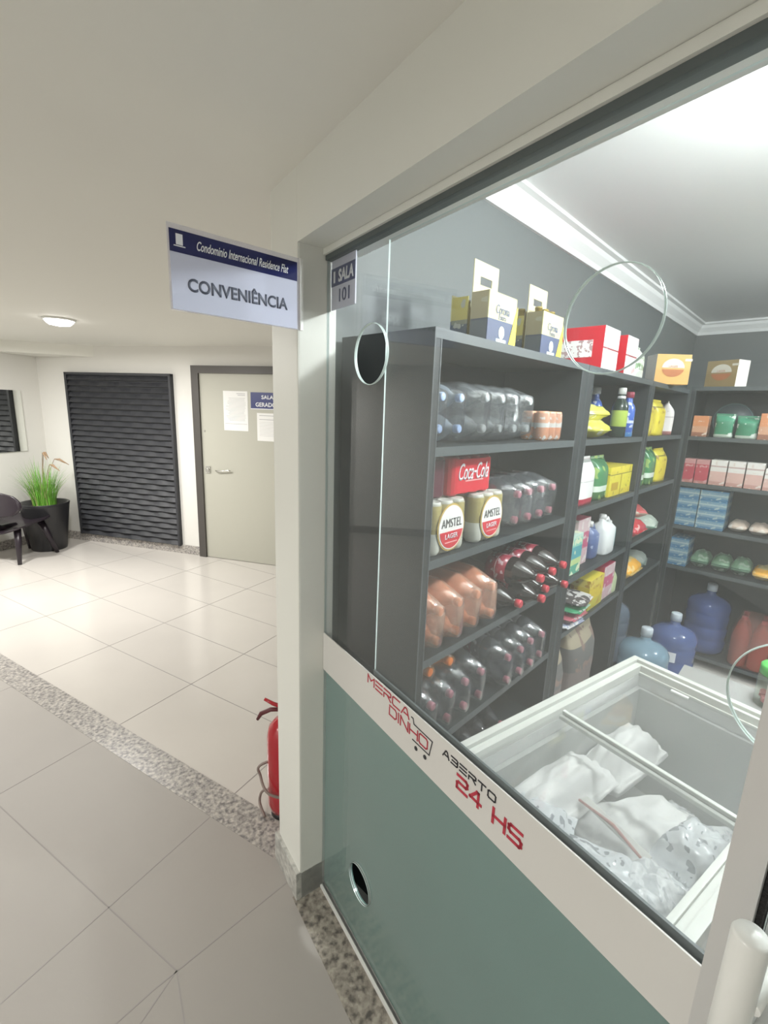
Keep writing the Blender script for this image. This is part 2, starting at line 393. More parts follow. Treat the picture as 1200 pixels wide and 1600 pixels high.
# lettering on the band
def word_obj(words, mt, wd, name='lettering'):
    bm = bmesh.new()
    for w_ in words: stroke_word(bm, *w_, wd)
    return obj(name, bm, mt, band, (0, -.0032, 0))
word_obj([('MERCA', .265, .966, .030, .0225, .008)], M_REDT, .0034)
word_obj([('DINHO', .368, .931, .030, .025, .0064)], M_REDT, .0034)
word_obj([('ABERTO', .570, .956, .019, .0155, .0072)], M_TXT, .0030)
word_obj([('24 HS', .618, .912, .029, .0305, .0095)], M_REDT, .0062)
bm = bmesh.new()
stroke(bm, [(.457, .978), (.463, .978), (.467, .965), (.534, .963), (.526, .923), (.465, .923)], .0024)
for x in (.479, .512): prism(bm, [(x + .0055 * math.cos(2 * PI * k / 16), .908 + .0055 * math.sin(2 * PI * k / 16)) for k in range(16)], -.001, 0, plane='XZ')
obj('cart_emblem', bm, M_TXT, band, (0, -.0032, 0))

# post and glass door at the right
dr = bpy.data.objects.new('door_2', None); COL.objects.link(dr); dr.matrix_basis = GM; dr['kind'] = 'structure'
bm = bmesh.new(); box(bm, 1.071, 1.106, -.02, .026, 0, 2.07, bev=.002); obj('post', bm, M_ALU, dr)
bm = bmesh.new(); box(bm, 1.106, 1.112, -.012, .02, .02, 2.05); obj('brush_strip', bm, M_BRUSH, dr)
obj('glass_pane', pane_mesh([(1.113, .02), (1.98, .02), (1.98, 2.05), (1.113, 2.05)], [], 0, .008, [M_GLASS, M_GEDGE]), None, dr)
bm = bmesh.new(); box(bm, 1.985, 2.045, -.02, .02, 0, 2.07); obj('post', bm, M_ALU, dr)
hd = bmesh.new(); lathe(hd, [(.82, .0165), (1.176, .0165), (1.181, .014), (1.182, .001)], 28, at=(1.120, -.095, 0))
for z in (.90, 1.10): lathe(hd, [(-.095, .007), (.0, .007)], 12, 'Y', at=(1.134, 0, z))
obj('door_handle', hd, M_ALUW, dr, label='thick white tubular door pull')
hd = bmesh.new(); lathe(hd, [(.82, .016), (1.176, .016), (1.181, .013), (1.182, .001)], 28, at=(1.165, .085, 0)); obj('door_handle', hd, M_ALUW, dr)

# ================================================================= HALLWAY THINGS
# corridor door
d1 = bpy.data.objects.new('door_1', None); COL.objects.link(d1); d1.matrix_basis = CM; d1['kind'] = 'structure'
bm = bmesh.new(); prism(bm, [(.085, 0), (.085, 2.065), (-1.085, 2.065), (-1.085, 0), (-1.0, 0), (-1.0, 1.99), (0, 1.99), (0, 0)], 0, .04, plane='XZ'); obj('door_frame', bm, M_DFRAME, d1)
bm = bmesh.new(); box(bm, -1.0, 0, 0, .018, .005, 1.99); lf = obj('door_leaf', bm, M_LEAF, d1)
bm = bmesh.new(); box(bm, -.858, -.853, .017, .0195, .1, 1.95); obj('leaf_joint', bm, pm('joint_line', (.25, .25, .21), .6), lf)  # thin darker line marking the vertical joint in the leaf
bm = bmesh.new(); box(bm, -.09, -.035, .018, .03, .955, 1.03, bev=.004); lathe(bm, [(.03, .02), (.05, .02), (.055, .015)], 18, 'Y', at=(-.065, 0, .992)); obj('door_lock', bm, M_CHROME, lf, label='square chrome lock plate')
bm = bmesh.new(); tube(bm, [(-.16, .03, .985), (-.2, .05, .985), (-.33, .05, 1.0), (-.35, .04, .995)], .007, 8); obj('door_handle', bm, M_CHROME, lf, label='thin lever handle')
bm = bmesh.new(); lathe(bm, [(.018, .012), (.024, .01)], 14, 'Y', at=(-.035, 0, 1.40)); obj('door_peephole', bm, M_CHROME, lf)
def sheet(name, label, x0, x1, z0, z1, lines):
    t = thing(name, label, 'notice', (x0, .0185, z0), M=CM)
    bm = bmesh.new(); box(bm, 0, x1 - x0, 0, .0015, 0, z1 - z0); obj('paper', bm, M_PAPER, t)
    bm = bmesh.new(); W_, H_ = x1 - x0, z1 - z0
    for (a, b, h, tk) in lines: box(bm, W_ * a, W_ * b, .0015, .0021, H_ * h, H_ * h + tk)
    obj('printed_text', bm, M_INK, t)
rl = [(.1, .45, .93, .006), (.1, .4, .89, .006)] + [(random.uniform(.08, .15), random.uniform(.75, .92), .82 - .035 * k, .003) for k in range(17)] + [(.05, .95, .17, .004)]
sheet('paper_notice', 'larger white printed notice at left on the grey hallway door', -.564, -.279, 1.42, 1.82, rl)
sheet('paper_notice', 'smaller white printed notice below the navy sign on the hallway door', -.93, -.666, 1.33, 1.61, [(.1, .9, .9, .006), (.1, .9, .76, .006)] + [(.1, .9, .68 - .055 * k, .002) for k in range(10)])
t = thing('room_sign', 'navy and white plate reading SALA GERADOR on the hallway door', 'sign', (-.79, .0185, 1.73), PI, M=CM)
bm = bmesh.new(); box(bm, -.19, .19, -.004, 0, -.083, .083); obj('plate', bm, M_NAVY, t)
text('SALA', .135, .04, M_WHITE, t, (0, -.0041, .037), bold=.03); text('GERADOR', .27, .044, M_WHITE, t, (0, -.0041, -.037), bold=.03)
bm = bmesh.new(); box(bm, -.19, .19, -.0046, -.0041, -.083, -.076); obj('white_border', bm, M_WHITE, t)

# charcoal louvre panel of wavy slats
t = thing('louvre_panel', 'dark charcoal wall panel of staggered wavy louvres on the far hallway wall', 'panel', (.335, 0, .092), M=CM)
W_, H_ = 1.42, 1.885
bm = bmesh.new(); prism(bm, [(0, 0), (W_, 0), (W_, H_), (0, H_)], .0, .014, plane='XZ'); obj('backing_board', bm, M_CHAR, t)
bm = bmesh.new()
for (x0, x1, z0, z1) in ((0, .025, 0, H_), (W_ - .03, W_, 0, H_), (0, W_, H_ - .025, H_)): box(bm, x0, x1, .0, .05, z0, z1)
obj('panel_frame', bm, M_CHAR, t)
bm = bmesh.new(); NR = 30; nx = 60; rh = (H_ - .03) / NR
for r_ in range(NR):
    z0 = r_ * rh; ph = PI if r_ % 2 else 0; up = []; lo = []; bk = []; bl = []
    for i in range(nx + 1):
        x = .025 + (W_ - .055) * i / nx; wv = math.sin(2 * PI * 5 * i / nx + ph)
        wv = max(-1, min(1, wv * 1.25))
        lo.append(bm.verts.new((x, .050 + .006 * wv, z0 + .012))); up.append(bm.verts.new((x, .022 + .006 * wv, z0 + rh * .96)))
        bk.append(bm.verts.new((x, .014, z0 + rh * .96))); bl.append(bm.verts.new((x, .014, z0 + .012)))
    for i in range(nx):
        for A, Bq in ((lo, up), (up, bk), (bk, bl), (bl, lo)):
            bm.faces.new((A[i], A[i + 1], Bq[i + 1], Bq[i]))
obj('louvre_slats', bm, M_CHAR, t)

# mirror on the left wall
t = thing('wall_mirror', 'frameless rectangular mirror on the left hallway wall above the black chair', 'mirror', (2.2, .235, 1.08), M=CM)
bm = bmesh.new(); box(bm, -.012, 0, 0, 1.2, 0, .675); obj('mirror_glass', bm, M_MIRROR, t)

# potted ornamental grass
t = thing('potted_grass', 'tall tapered black pot with bright green ornamental grass in the hallway corner', 'plant', (1.82, .40, 0), M=CM)
bm = bmesh.new(); lathe(bm, [(0, .165), (.01, .17), (.5, .232), (.535, .24), (.54, .235), (.535, .215), (.47, .205), (.46, .0)], 32); obj('pot', bm, M_BLK, t)
bm = bmesh.new(); lathe(bm, [(.47, .204), (.485, .19), (.49, .01)], 24); obj('soil', bm, pm('soil', (.05, .035, .02), .9, bump=.6), t)
def grass(N_, seed, h0, h1, spread, mt, rbase=.11):
    rd = random.Random(seed); bm = bmesh.new()
    for _ in range(N_):
        a = rd.uniform(0, 2 * PI); rb = rbase * math.sqrt(rd.random()); h = rd.uniform(h0, h1); ln = rd.uniform(.03, spread); wdt = rd.uniform(.003, .006)
        bx, by = rb * math.cos(a), rb * math.sin(a); a2 = a + rd.uniform(-.6, .6); sd = Vector((-math.sin(a2), math.cos(a2), 0)); prev = None
        for k in range(7):
            s = k / 6; p = Vector((bx + ln * s ** 1.7 * math.cos(a2), by + ln * s ** 1.7 * math.sin(a2), .485 + h * (s - .18 * s * s * (ln / spread) * 1.5)))
            q = wdt * (1 - s * .92); cur = (bm.verts.new(p - sd * q), bm.verts.new(p + sd * q), bm.verts.new(p + Vector((math.cos(a2), math.sin(a2), 0)) * q * .4))
            if prev:
                for i in range(3): bm.faces.new((prev[i], prev[(i + 1) % 3], cur[(i + 1) % 3], cur[i]))
            prev = cur
    return obj('foliage', bm, mt, t)
grass(230, 3, .33, .60, .22, pm('grass_green', (.16, .42, .05), .5, var=.35, vscale=9))
grass(60, 5, .3, .58, .25, pm('grass_pale', (.36, .45, .15), .5, var=.2, vscale=9))
bm = bmesh.new()
for (dx, dy, h) in ((-.30, -.05, .55), (-.22, .1, .62), (-.36, .1, .50), (-.12, 0, .62)):
    tube(bm, [(0, 0, .48), (dx * .3, dy * .3, .48 + h * .7), (dx * .6, dy * .6, .48 + h), (dx, dy, .48 + h * .93)], .003, 5)
    tube(bm, [(dx * .6, dy * .6, .48 + h), (dx * .8, dy * .8, .48 + h * 1.0), (dx * 1.15, dy * 1.15, .48 + h * .9)], [.005, .011, .003], 6)
obj('seed_heads', bm, pm('seed_brown', (.33, .22, .13), .8), t, label='brown drooping seed heads')

# black moulded plywood lounge chair
t = thing('lounge_chair', 'black low lounge chair with curved backrest beside the potted grass', 'chair', (1.80, .74, 0), M=CM)
def shell(rx, ry, z, bend, curl, thick, tilt, n=14):
    bm = bmesh.new(); lay = []
    for sgn in (0, 1):
        g = []
        for i in range(n + 1):
            row = []
            for j in range(n + 1):
                u = -1 + 2 * i / n; v = -1 + 2 * j / n
                # square to rounded superellipse
                su = u * math.sqrt(1 - v * v * .42); sv = v * math.sqrt(1 - u * u * .42)
                row.append(bm.verts.new((su * rx, sv * ry, z + bend * su * su + curl * sv * abs(sv) + tilt * sv - sgn * thick)))
            g.append(row)
        lay.append(g)
    for g in lay:
        for i in range(n):
            for j in range(n):
                f = bm.faces.new((g[i][j], g[i + 1][j], g[i + 1][j + 1], g[i][j + 1])); f.smooth = True
    A, Bq = lay
    rim = lambda g: [g[i][0] for i in range(n)] + [g[n][j] for j in range(n)] + [g[i][n] for i in range(n, 0, -1)] + [g[0][j] for j in range(n, 0, -1)]
    ra, rb = rim(A), rim(Bq)
    for k in range(len(ra)): bm.faces.new((ra[k], ra[(k + 1) % len(ra)], rb[(k + 1) % len(ra)], rb[k]))
    return bm
obj('seat', shell(.27, .27, .37, .045, -.02, .014, -.03), M_PLUM, t, (0, 0, 0))
bk = obj('backrest', shell(.30, .13, 0, .07, 0, .014, 0), M_PLUM, t); bk.location = (-.03, .24, .62); bk.rotation_euler = (R(98), 0, 0)
for (x, y, tx, ty) in ((-.2, -.25, -.12, -.16), (.2, -.25, .12, -.16), (-.24, .2, -.16, .12), (.24, .2, .16, .12)):
    bm = bmesh.new(); tube(bm, [(x, y, 0), ((x + tx) / 2, (y + ty) / 2, .19), (tx, ty, .365)], [.018, .028, .034], 10); obj('leg', bm, M_PLUM, t)
bm = bmesh.new(); tube(bm, [(0, .02, .35), (0, .18, .35), (0, .27, .42), (0, .32, .60)], [.04, .045, .045, .035], 10); obj('spine', bm, M_PLUM, t)

# ceiling lamps of the hallway: one in view, the rest unseen and added for light
def downlight(x, y, z, p, col, lab, sz=.17):
    t = thing('ceiling_lamp', lab, 'lamp', (x, y, z))
    bm = bmesh.new(); lathe(bm, [(0, sz / 2 + .015), (-.012, sz / 2 + .012), (-.014, sz / 2), (-.002, sz / 2 - .003)], 36); obj('lamp_ring', bm, M_ALUW, t)
    bm = bmesh.new(); lathe(bm, [(-.003, sz / 2 - .002), (-.022, sz / 2 - .004), (-.042, sz / 2 - .025), (-.052, .01)], 36); obj('diffuser', bm, M_EMIT, t)
    area('ceiling_light', (x, y, z - .056), p, sz, col)
nm = ['round white recessed ceiling lamp glowing above the louvre panel', 'added unseen ceiling lamp left of the black chair and mirror', 'added unseen ceiling lamp over the hallway facing the glass front', 'added unseen ceiling lamp near the back wall at right', 'added unseen ceiling lamp near the back wall at left']
for i, ((x, y), p) in enumerate(zip(HALL_LAMPS, HALL_P)): downlight(x, y, 2.26, p, HALL_C, nm[i], .19)

# fire extinguisher behind the column
t = thing('fire_extinguisher', 'red fire extinguisher standing on the tiles behind the white column', 'extinguisher', (-1.418, .945, 0))
bm = bmesh.new(); lathe(bm, [(.02, .045), (.028, .058), (.06, .066), (.37, .066), (.41, .058), (.44, .035), (.45, .018), (.465, .018)], 30); cyl = obj('cylinder', bm, M_RED, t)
bm = bmesh.new(); lathe(bm, [(0, .055), (.02, .052), (.022, .045)], 24); obj('base_ring', bm, M_BLK, t)
bm = bmesh.new(); lathe(bm, [(.46, .016), (.49, .018), (.50, .012)], 16); tube(bm, [(0, 0, .48), (.03, .03, .48)], .008, 8); obj('valve', bm, M_CHROME, t)
hx = Vector((-.72, -.69, 0))
bm = bmesh.new(); tube(bm, [hx * 0 + Vector((0, 0, .485)), hx * .05 + Vector((0, 0, .483)), hx * .09 + Vector((0, 0, .462)), hx * .105 + Vector((0, 0, .435))], [.008, .009, .009, .006], 8); obj('carry_handle', bm, pm('extinguisher_dark', (.11, .02, .025), .4), t)
bm = bmesh.new(); tube(bm, [Vector((0, 0, .495)), hx * .04 + Vector((0, 0, .51)), hx * .075 + Vector((0, 0, .53))], [.008, .008, .006], 8); obj('squeeze_lever', bm, M_RED, t)
def smooth_path(P_, n=6):
    P_ = [P_[0]] + list(P_) + [P_[-1]]; out = []
    for a, b, c, d in zip(P_, P_[1:], P_[2:], P_[3:]):
        for k in range(n):
            u = k / n; out.append(.5 * ((2 * b) + (c - a) * u + (2 * a - 5 * b + 4 * c - d) * u * u + (3 * b - a - 3 * c + d) * u ** 3))
    return out + [P_[-1]]
bm = bmesh.new(); tube(bm, smooth_path([Vector((.02, .02, .48)), Vector((.06, .06, .40)), Vector((.03, .085, .27)), hx * .09 + Vector((0, 0, .225)), hx * .095 + Vector((0.01, -.01, .18)), Vector((.02, -.085, .15)), Vector((.08, .0, .11)), hx * .075 + Vector((0, 0, .10)), hx * .105 + Vector((0, 0, .045)), hx * .05 + Vector((.02, -.05, .012))]), .0055, 8); obj('hose', bm, pm('hose_grey', (.25, .2, .18), .5), t)

# projecting acrylic sign on the column
SG = thing('hanging_sign', 'white and navy acrylic sign reading CONVENIÊNCIA projecting from the column', 'sign', (.021, -.086, 1.96), 0, M=GM)
SG.matrix_basis = GM @ Matrix.Translation((.021, -.086, 1.96)) @ Matrix.Rotation(math.atan2(-.32, .045) + PI, 4, 'Z')
# local -x runs out from the column towards the viewer; the printed face looks along local -y
M_ACR = clear_mat('acrylic_white', (.86, .88, .97), (.78, .81, .95), .62, .02, 1.45)
M_ACN = clear_mat('acrylic_navy', (.25, .27, .4), (.03, .035, .13), .86, .02, 1.45)
SW = .322
bm = bmesh.new(); box(bm, -SW, 0, -.002, .002, -.085, .085); obj('acrylic_plate', bm, clear_mat('acrylic_clear', (.93, .93, .97), (.8, .8, .9), .2, .02), SG)
bm = bmesh.new(); box(bm, -SW + .003, -.012, -.0035, -.002, -.083, .030); obj('white_field', bm, M_ACR, SG)
bm = bmesh.new(); box(bm, -SW + .003, -.012, -.0035, -.002, .030, .074); obj('navy_field', bm, M_ACN, SG)
text('CONVENIÊNCIA', .245, .034, pm('sign_letters', (.09, .10, .14), .5), SG, (-.163, -.0037, -.026), bold=.025)
text('Condominio Internacional Residence Flat', .225, .019, M_WHITE, SG, (-.150, -.0037, .052), shear=.35, bold=.012)
bm = bmesh.new(); box(bm, -.306, -.292, -.0045, -.0037, .045, .066); box(bm, -.311, -.287, -.0045, -.0037, .0415, .0435); obj('building_emblem', bm, M_WHITE, SG)
bm = bmesh.new(); box(bm, -.004, .004, -.006, .006, -.085, .085); obj('wall_bracket', bm, M_ALUW, SG)

# room number plate behind the glass
t = thing('room_sign', 'small white and navy plate reading SALA 101 inside the top left glass corner', 'sign', (.063, .0125, 1.999), M=GM)
bm = bmesh.new(); box(bm, -.06, .065, 0, .003, -.06, .062); obj('plate', bm, pm('plate_white', (.62, .63, .74), .3), t)
bm = bmesh.new(); box(bm, -.06, .0645, -.0009, 0, -.002, .042); obj('navy_field', bm, M_NAVY, t)
text('SALA', .078, .031, M_WHITE, t, (.018, -.0010, .020), bold=.03, shear=.1); text('101', .054, .032, M_NAVY, t, (.010, -.0003, -.028), bold=.01)
bm = bmesh.new(); box(bm, -.047, -.038, -.0016, -.001, .006, .034); obj('building_emblem', bm, M_WHITE, t)
#PART2
# ================================================================= SHOP
for i, ((x, y), p) in enumerate(zip(SHOP_LAMPS, SHOP_P)):
    t = thing('ceiling_lamp', ['bright hanging bulb lamp of the shop nearest the glass front', 'added unseen bulb lamp at the back of the shop'][i], 'lamp', (x, y, 2.58))
    bm = bmesh.new(); lathe(bm, [(0, .05), (-.02, .045), (-.03, .02), (-.06, .02)], 20); obj('lamp_socket', bm, M_ALUW, t)
    bm = bmesh.new(); lathe(bm, [(-.06, .02), (-.08, .035), (-.11, .05), (-.14, .05), (-.165, .035), (-.178, .005)], 20); bulb = obj('bulb', bm, pm('bulb_glow', (.95, 1, 1), .5, emit=25), t)
    l = bpy.data.lights.new('bulb_light', 'POINT'); l.energy = p; l.color = SHOP_C; l.shadow_soft_size = .055
    o = bpy.data.objects.new('bulb_light', l); COL.objects.link(o); o.location = (x, y, 2.58 - .245)

# ---------------------------------------------------------------- shelving units
def shelf_unit(label, y0, y1, levels, sl, sr, depth=.345, xf=-.75, M=None, mids=()):
    """bay of shelving: front plane at local x = xf, running along y"""
    t = thing('shelving_unit', label, 'shelf', (xf, y0, 0), group='black shelving units of the shop', M=M)
    L_ = y1 - y0; D = depth; top = levels[0]
    for (a, b, nm_) in ((0, sl, 'side_panel'), (L_ - sr, L_, 'side_panel')):
        bm = bmesh.new(); box(bm, -D, 0, a, b, 0, top - .025); p = obj(nm_, bm, M_BLACK, t)
        bm = bmesh.new(); box(bm, 0, .0012, a, a + .004, 0, top - .025); box(bm, 0, .0012, b - .004, b, 0, top - .025); obj('edge_band', bm, M_EDGE, p)
    bm = bmesh.new(); box(bm, -D, -D + .012, sl, L_ - sr, 0, top - .025); obj('back_panel', bm, M_BLACK, t)
    for i, z in enumerate(levels):
        a, b = (0, L_) if i == 0 else (sl, L_ - sr)
        bm = bmesh.new(); box(bm, -D + (.0 if i == 0 else .012), 0, a, b, z - .025, z); p = obj('shelf', bm, M_BLACK, t)
        bm = bmesh.new(); box(bm, 0, .0012, a, b, z - .025, z); obj('edge_band', bm, M_EDGE, p)
    return t
U1, U2, U3 = (.95, 1.94), (1.945, 2.84), (2.845, 3.70)
LV1 = [1.885, 1.59, 1.275, .97, .66, .35, .08]
LV2 = [1.885, 1.59, 1.29, .97, .705, .08]
LVB = [1.905, 1.585, 1.275, .975, .685, .08]
shelf_unit('black shelving bay nearest the glass, filled with packs of drinks', *U1, LV1, .03, .06)
shelf_unit('middle black shelving bay along the left wall, with detergents and bags', *U2, LV2, .06, .045)
shelf_unit('black shelving bay next to the shop corner, with rice and coffee packs', *U3, LV2, .045, .03)
# unit facing the camera: local +x turned to world -y
BM = Matrix.Translation((-.74, 3.70, 0)) @ Matrix.Rotation(-PI / 2, 4, 'Z')
tb = shelf_unit('black shelving unit at the back of the shop facing the glass front', 0, .98, LVB, .03, .03, .38, 0, BM)
shelf_unit('right hand black shelving unit at the back of the shop', .985, 1.9, LVB, .03, .03, .38, 0, BM)

# ---------------------------------------------------------------- product builders (front looks along local +x, base centre at origin)
def carton(name, label, cat, w_, d, h, mats, loc, rz=0, group=None, details=None, bev=.002):
    t = thing(name, label, cat, loc, rz, group)
    bm = bmesh.new(); box(bm, -d, 0, -w_ / 2, w_ / 2, 0, h, bev=bev)
    bm.faces.ensure_lookup_table()
    for f in bm.faces:
        n = f.normal; f.normal_update(); n = f.normal
        f.material_index = 0 if abs(n.x) > .9 else (1 if abs(n.y) > .9 else 2)
    ms = list(mats) + [mats[-1]] * (3 - len(mats))
    obj('carton_body', bm, ms, t)
    for (kind, args, mt) in (details or []):
        bm = bmesh.new()
        if kind == 'rect': y0, y1, z0, z1 = args; box(bm, 0, .0012, y0, y1, z0, z1)
        elif kind == 'siderect': x0, x1, z0, z1 = args; box(bm, x0, x1, -w_ / 2 - .0012, -w_ / 2, z0, z1)
        elif kind == 'oval':
            cy, cz, ry, rz_, z0, z1 = args
            pts = [(cy + ry * math.cos(a * PI / 18), cz + rz_ * math.sin(a * PI / 18)) for a in range(36)]
            pts = [p for p in pts if z0 <= p[1] <= z1]
            prism(bm, pts, 0.0013, .0020, plane='YZ')
        elif kind == 'ring':
            cy, cz, ry, rz_, r_ = args; tube(bm, [(.0015, cy + ry * math.cos(a * PI / 18), cz + rz_ * math.sin(a * PI / 18)) for a in range(36)], r_, 6, True)
        elif kind == 'text':
            bm.free(); body, wd, ht, y, z, kw = args
            text(body, wd, ht, mt, t, (.0022, y, z), PI / 2, 'lettering', **kw); continue
        obj('printed_label', bm, mt, t)
    return t
def pouch(name, label, cat, w_, d, h, mt, loc, rz=0, group=None, top=.35, lump=.0, seed=0, lab=None):
    """filled bag with crimped top"""
    t = thing(name, label, cat, loc, rz, group); rd = random.Random(seed); bm = bmesh.new(); n = 24; rings = []
    NZ = 12
    for k in range(NZ + 1):
        s = k / NZ; z = h * s
        dd = d / 2 * (1 - .05 * (1 - s)) * (math.sin(PI * min(1, .18 + s * .82)) ** .6 if s > .45 else 1.0 - .12 * (.45 - s)) if s < 1 else .002
        dd = d / 2 * (.94 + .06 * math.sin(PI * s)) if s < .75 else d / 2 * (.94 - .80 * ((s - .75) / .25) ** 1.3)
        ww = w_ / 2 * (1 - .06 * math.sin(PI * s)) * (1 if s > .08 else .94)
        ring = []
        for i in range(n):
            a = 2 * PI * i / n; c, q = math.cos(a), math.sin(a)
            e = .55
            x = dd * math.copysign(abs(c) ** e, c) + rd.uniform(-1, 1) * lump * (0 if s in (0, 1) else 1); y = ww * math.copysign(abs(q) ** e, q)
            ring.append(bm.verts.new((x - d / 2, y, z)))
        rings.append(ring)
    for A, Bq in zip(rings, rings[1:]):
        for i in range(n):
            f = bm.faces.new((A[i], A[(i + 1) % n], Bq[(i + 1) % n], Bq[i])); f.smooth = True
    bm.faces.new(rings[0]); bm.faces.new(rings[-1]); obj('bag_body', bm, mt, t)
    bm = bmesh.new(); box(bm, -d / 2 - .0022, -d / 2 + .0022, -w_ / 2, w_ / 2, h - .001, h + .012); obj('top_seal', bm, mt, t)
    if lab:
        bm = bmesh.new(); box(bm, -.003, .0015, -w_ * .32, w_ * .32, h * lab[0], h * lab[1], bev=.0005); obj('printed_label', bm, lab[2], t)
    return t
P2L = [(-.335, .030), (-.33, .046), (-.315, .0525), (-.21, .0535), (-.20, .0515), (-.13, .0515), (-.12, .0535), (-.095, .050), (-.06, .032), (-.038, .0155), (-.03, .0135), (-.02, .0135)]
PSM = [(-.235, .020), (-.23, .030), (-.215, .0345), (-.15, .0345), (-.145, .032), (-.09, .032), (-.08, .0345), (-.065, .032), (-.04, .019), (-.028, .0135), (-.02, .0130)]
def bottle_meshes(key, prof, mt, capmt, labmt=None, lab=(-.205, -.125), lr=.0530, k=1):
    bm = bmesh.new(); lathe(bm, [(x * k, r * k) for x, r in prof], 20, 'X'); body = mesh(key, bm, mt)
    bm = bmesh.new(); lathe(bm, [(-.021 * k, .0150 * k), (-.003, .0150 * k), (0, .0125 * k)], 16, 'X'); cap = mesh(key + '_cap', bm, capmt)
    lb = None
    if labmt:
        bm = bmesh.new(); lathe(bm, [(lab[0] * k, lr * k), (lab[1] * k, lr * k)], 20, 'X'); lb = mesh(key + '_label', bm, labmt)
    return body, cap, lb
M_COLA = pm('cola_bottle', (.020, .012, .012), .07, spec=.9, coat=.6)
M_CLEAR = clear_mat('clear_pet', (.86, .90, .91), (.78, .83, .86), .28, .05, 1.6, bump=.4, bscale=25)
M_WATER = clear_mat('water_pet', (.84, .91, .94), (.74, .84, .95), .36, .05, 1.6, bump=.4, bscale=25)
M_ORANGE = pm('orange_soda', (.85, .34, .17), .12, spec=.7, coat=.4)
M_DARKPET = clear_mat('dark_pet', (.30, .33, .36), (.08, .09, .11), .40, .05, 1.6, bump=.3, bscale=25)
M_WRAP = clear_mat('shrink_wrap', (.95, .96, .97), (.78, .83, .88), .08, .06, 2.5, bump=.6, bscale=26, stretch=(.35, 1.3, 1.3))
M_WRAPO = clear_mat('shrink_wrap_orange', (.97, .88, .82), (.92, .58, .42), .36, .06, 2.4, bump=.6, bscale=26, stretch=(.35, 1.3, 1.3))
C_RED = pm('cap_red', (.62, .06, .08), .35); C_PINK = pm('cap_pinkish', (.62, .18, .24), .35); C_ORG = pm('cap_orange', (.85, .26, .06), .35)
C_BLUE = pm('cap_light_blue', (.42, .56, .85), .35); C_GREY = pm('cap_grey', (.45, .47, .47), .35)
L_COLA = bands('cola_label', [(0, (.30, .02, .045)), (.46, (.55, .45, .45)), (.5, (.30, .02, .045))], .3, blotch=(.55, .4, .42), bscale=45, bthr=.6, axis=0)
BT = {'cola': bottle_meshes('cola_bottle', P2L, M_COLA, C_RED, L_COLA),
      'orange': bottle_meshes('orange_bottle', P2L, M_ORANGE, C_ORG, None, k=.92),
      'clear': bottle_meshes('clear_bottle', P2L, M_CLEAR, C_GREY, None, k=.86),
      'water': bottle_meshes('water_bottle', P2L, M_WATER, C_BLUE, None, k=.80),
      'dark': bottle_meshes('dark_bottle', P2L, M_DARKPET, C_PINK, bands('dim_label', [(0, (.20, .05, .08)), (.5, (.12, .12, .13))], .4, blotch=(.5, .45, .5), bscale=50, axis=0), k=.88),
      'small': bottle_meshes('small_bottle', PSM, M_DARKPET, C_PINK, None)}
def put_bottle(kind, parent, loc, tilt=0, yaw=0):
    b_, c_, l_ = BT[kind]
    b = obj('bottle', b_, None, parent, loc, (0, tilt, yaw)); obj('cap', c_, None, b)
    if l_: obj('label_band', l_, None, b)
    return b
def bottle_pack(label, kind, spots, wrapmt, group=None, name='bottle_pack', prof=P2L, k=1, infl=1.0, cx=0):
    """spots: (x, y, z) of each cap face; bottles lie with caps towards the aisle"""
    ys = [s[1] for s in spots]; zs = [s[2] for s in spots]; o = Vector((cx, sum(ys) / len(ys), min(zs) - .0535 * k))
    t = thing(name, label, 'bottle pack', o, 0, group)
    bm = bmesh.new()
    for (x, y, z) in spots:
        loc = Vector((x, y, z)) - o
        put_bottle(kind, t, loc)
        for (px, pr) in prof + [(.004, .0155)]:
            if px in (prof[1][0], prof[2][0], prof[3][0]) or px > -.10:
                for a in range(12): bm.verts.new((loc.x + px * k + (.002 if px > -.03 else 0), loc.y + (pr * k + .0035) * math.cos(PI * a / 6), max(.0005, loc.z + (pr * k + .0035) * math.sin(PI * a / 6))))
    if wrapmt:
        # the film hugs each bottle row by row: one hull per column, welded side by side
        cols = sorted({round(s[1], 3) for s in spots}); bm.free(); bm = bmesh.new()
        groups = [[c_] for c_ in cols]
        for g in groups:
            vs = []
            for (x, y, z) in spots:
                if round(y, 3) in g:
                    loc = Vector((x, y, z)) - o
                    for (px, pr) in prof[1:9] + [(-.022, .0175), (.003, .0165)]:
                        for a in range(16): vs.append(bm.verts.new((loc.x + px * k, loc.y + (pr * k + .003) * math.cos(PI * a / 8), max(.0005, loc.z + (pr * k + .003) * math.sin(PI * a / 8)))))
            r = bmesh.ops.convex_hull(bm, input=vs, use_existing_faces=False)
            dead = [g_ for g_ in r['geom_interior'] if isinstance(g_, bmesh.types.BMVert)] + [g_ for g_ in r['geom_unused'] if isinstance(g_, bmesh.types.BMVert)]
            bmesh.ops.delete(bm, geom=list(set(dead)), context='VERTS')
        for f in bm.faces: f.smooth = True
        obj('shrink_film', bm, wrapmt, t)
    else: bm.free()
    return t
def grid(x, y0, dy, ny, z0, dz, nz): return [(x + random.uniform(-.004, .004), y0 + dy * i, z0 + dz * j) for j in range(nz) for i in range(ny)]

# ---- bay 1, shelf at 1.59
bottle_pack('clear water bottles with pale blue caps at the left end of the top drinks shelf', 'water', grid(-.755, 1.005, .088, 2, 1.637, .084, 2), clear_mat('shrink_clear', (.95, .96, .97), (.8, .85, .9), .07, .08, 1.75, bump=.8, bscale=26, stretch=(.35, 1.3, 1.3)), k=.80)
bottle_pack('wrapped clear soda bottles with grey caps beside the blue capped water', 'clear', grid(-.765, 1.235, .093, 4, 1.637, .090, 2), M_WRAP, k=.86)
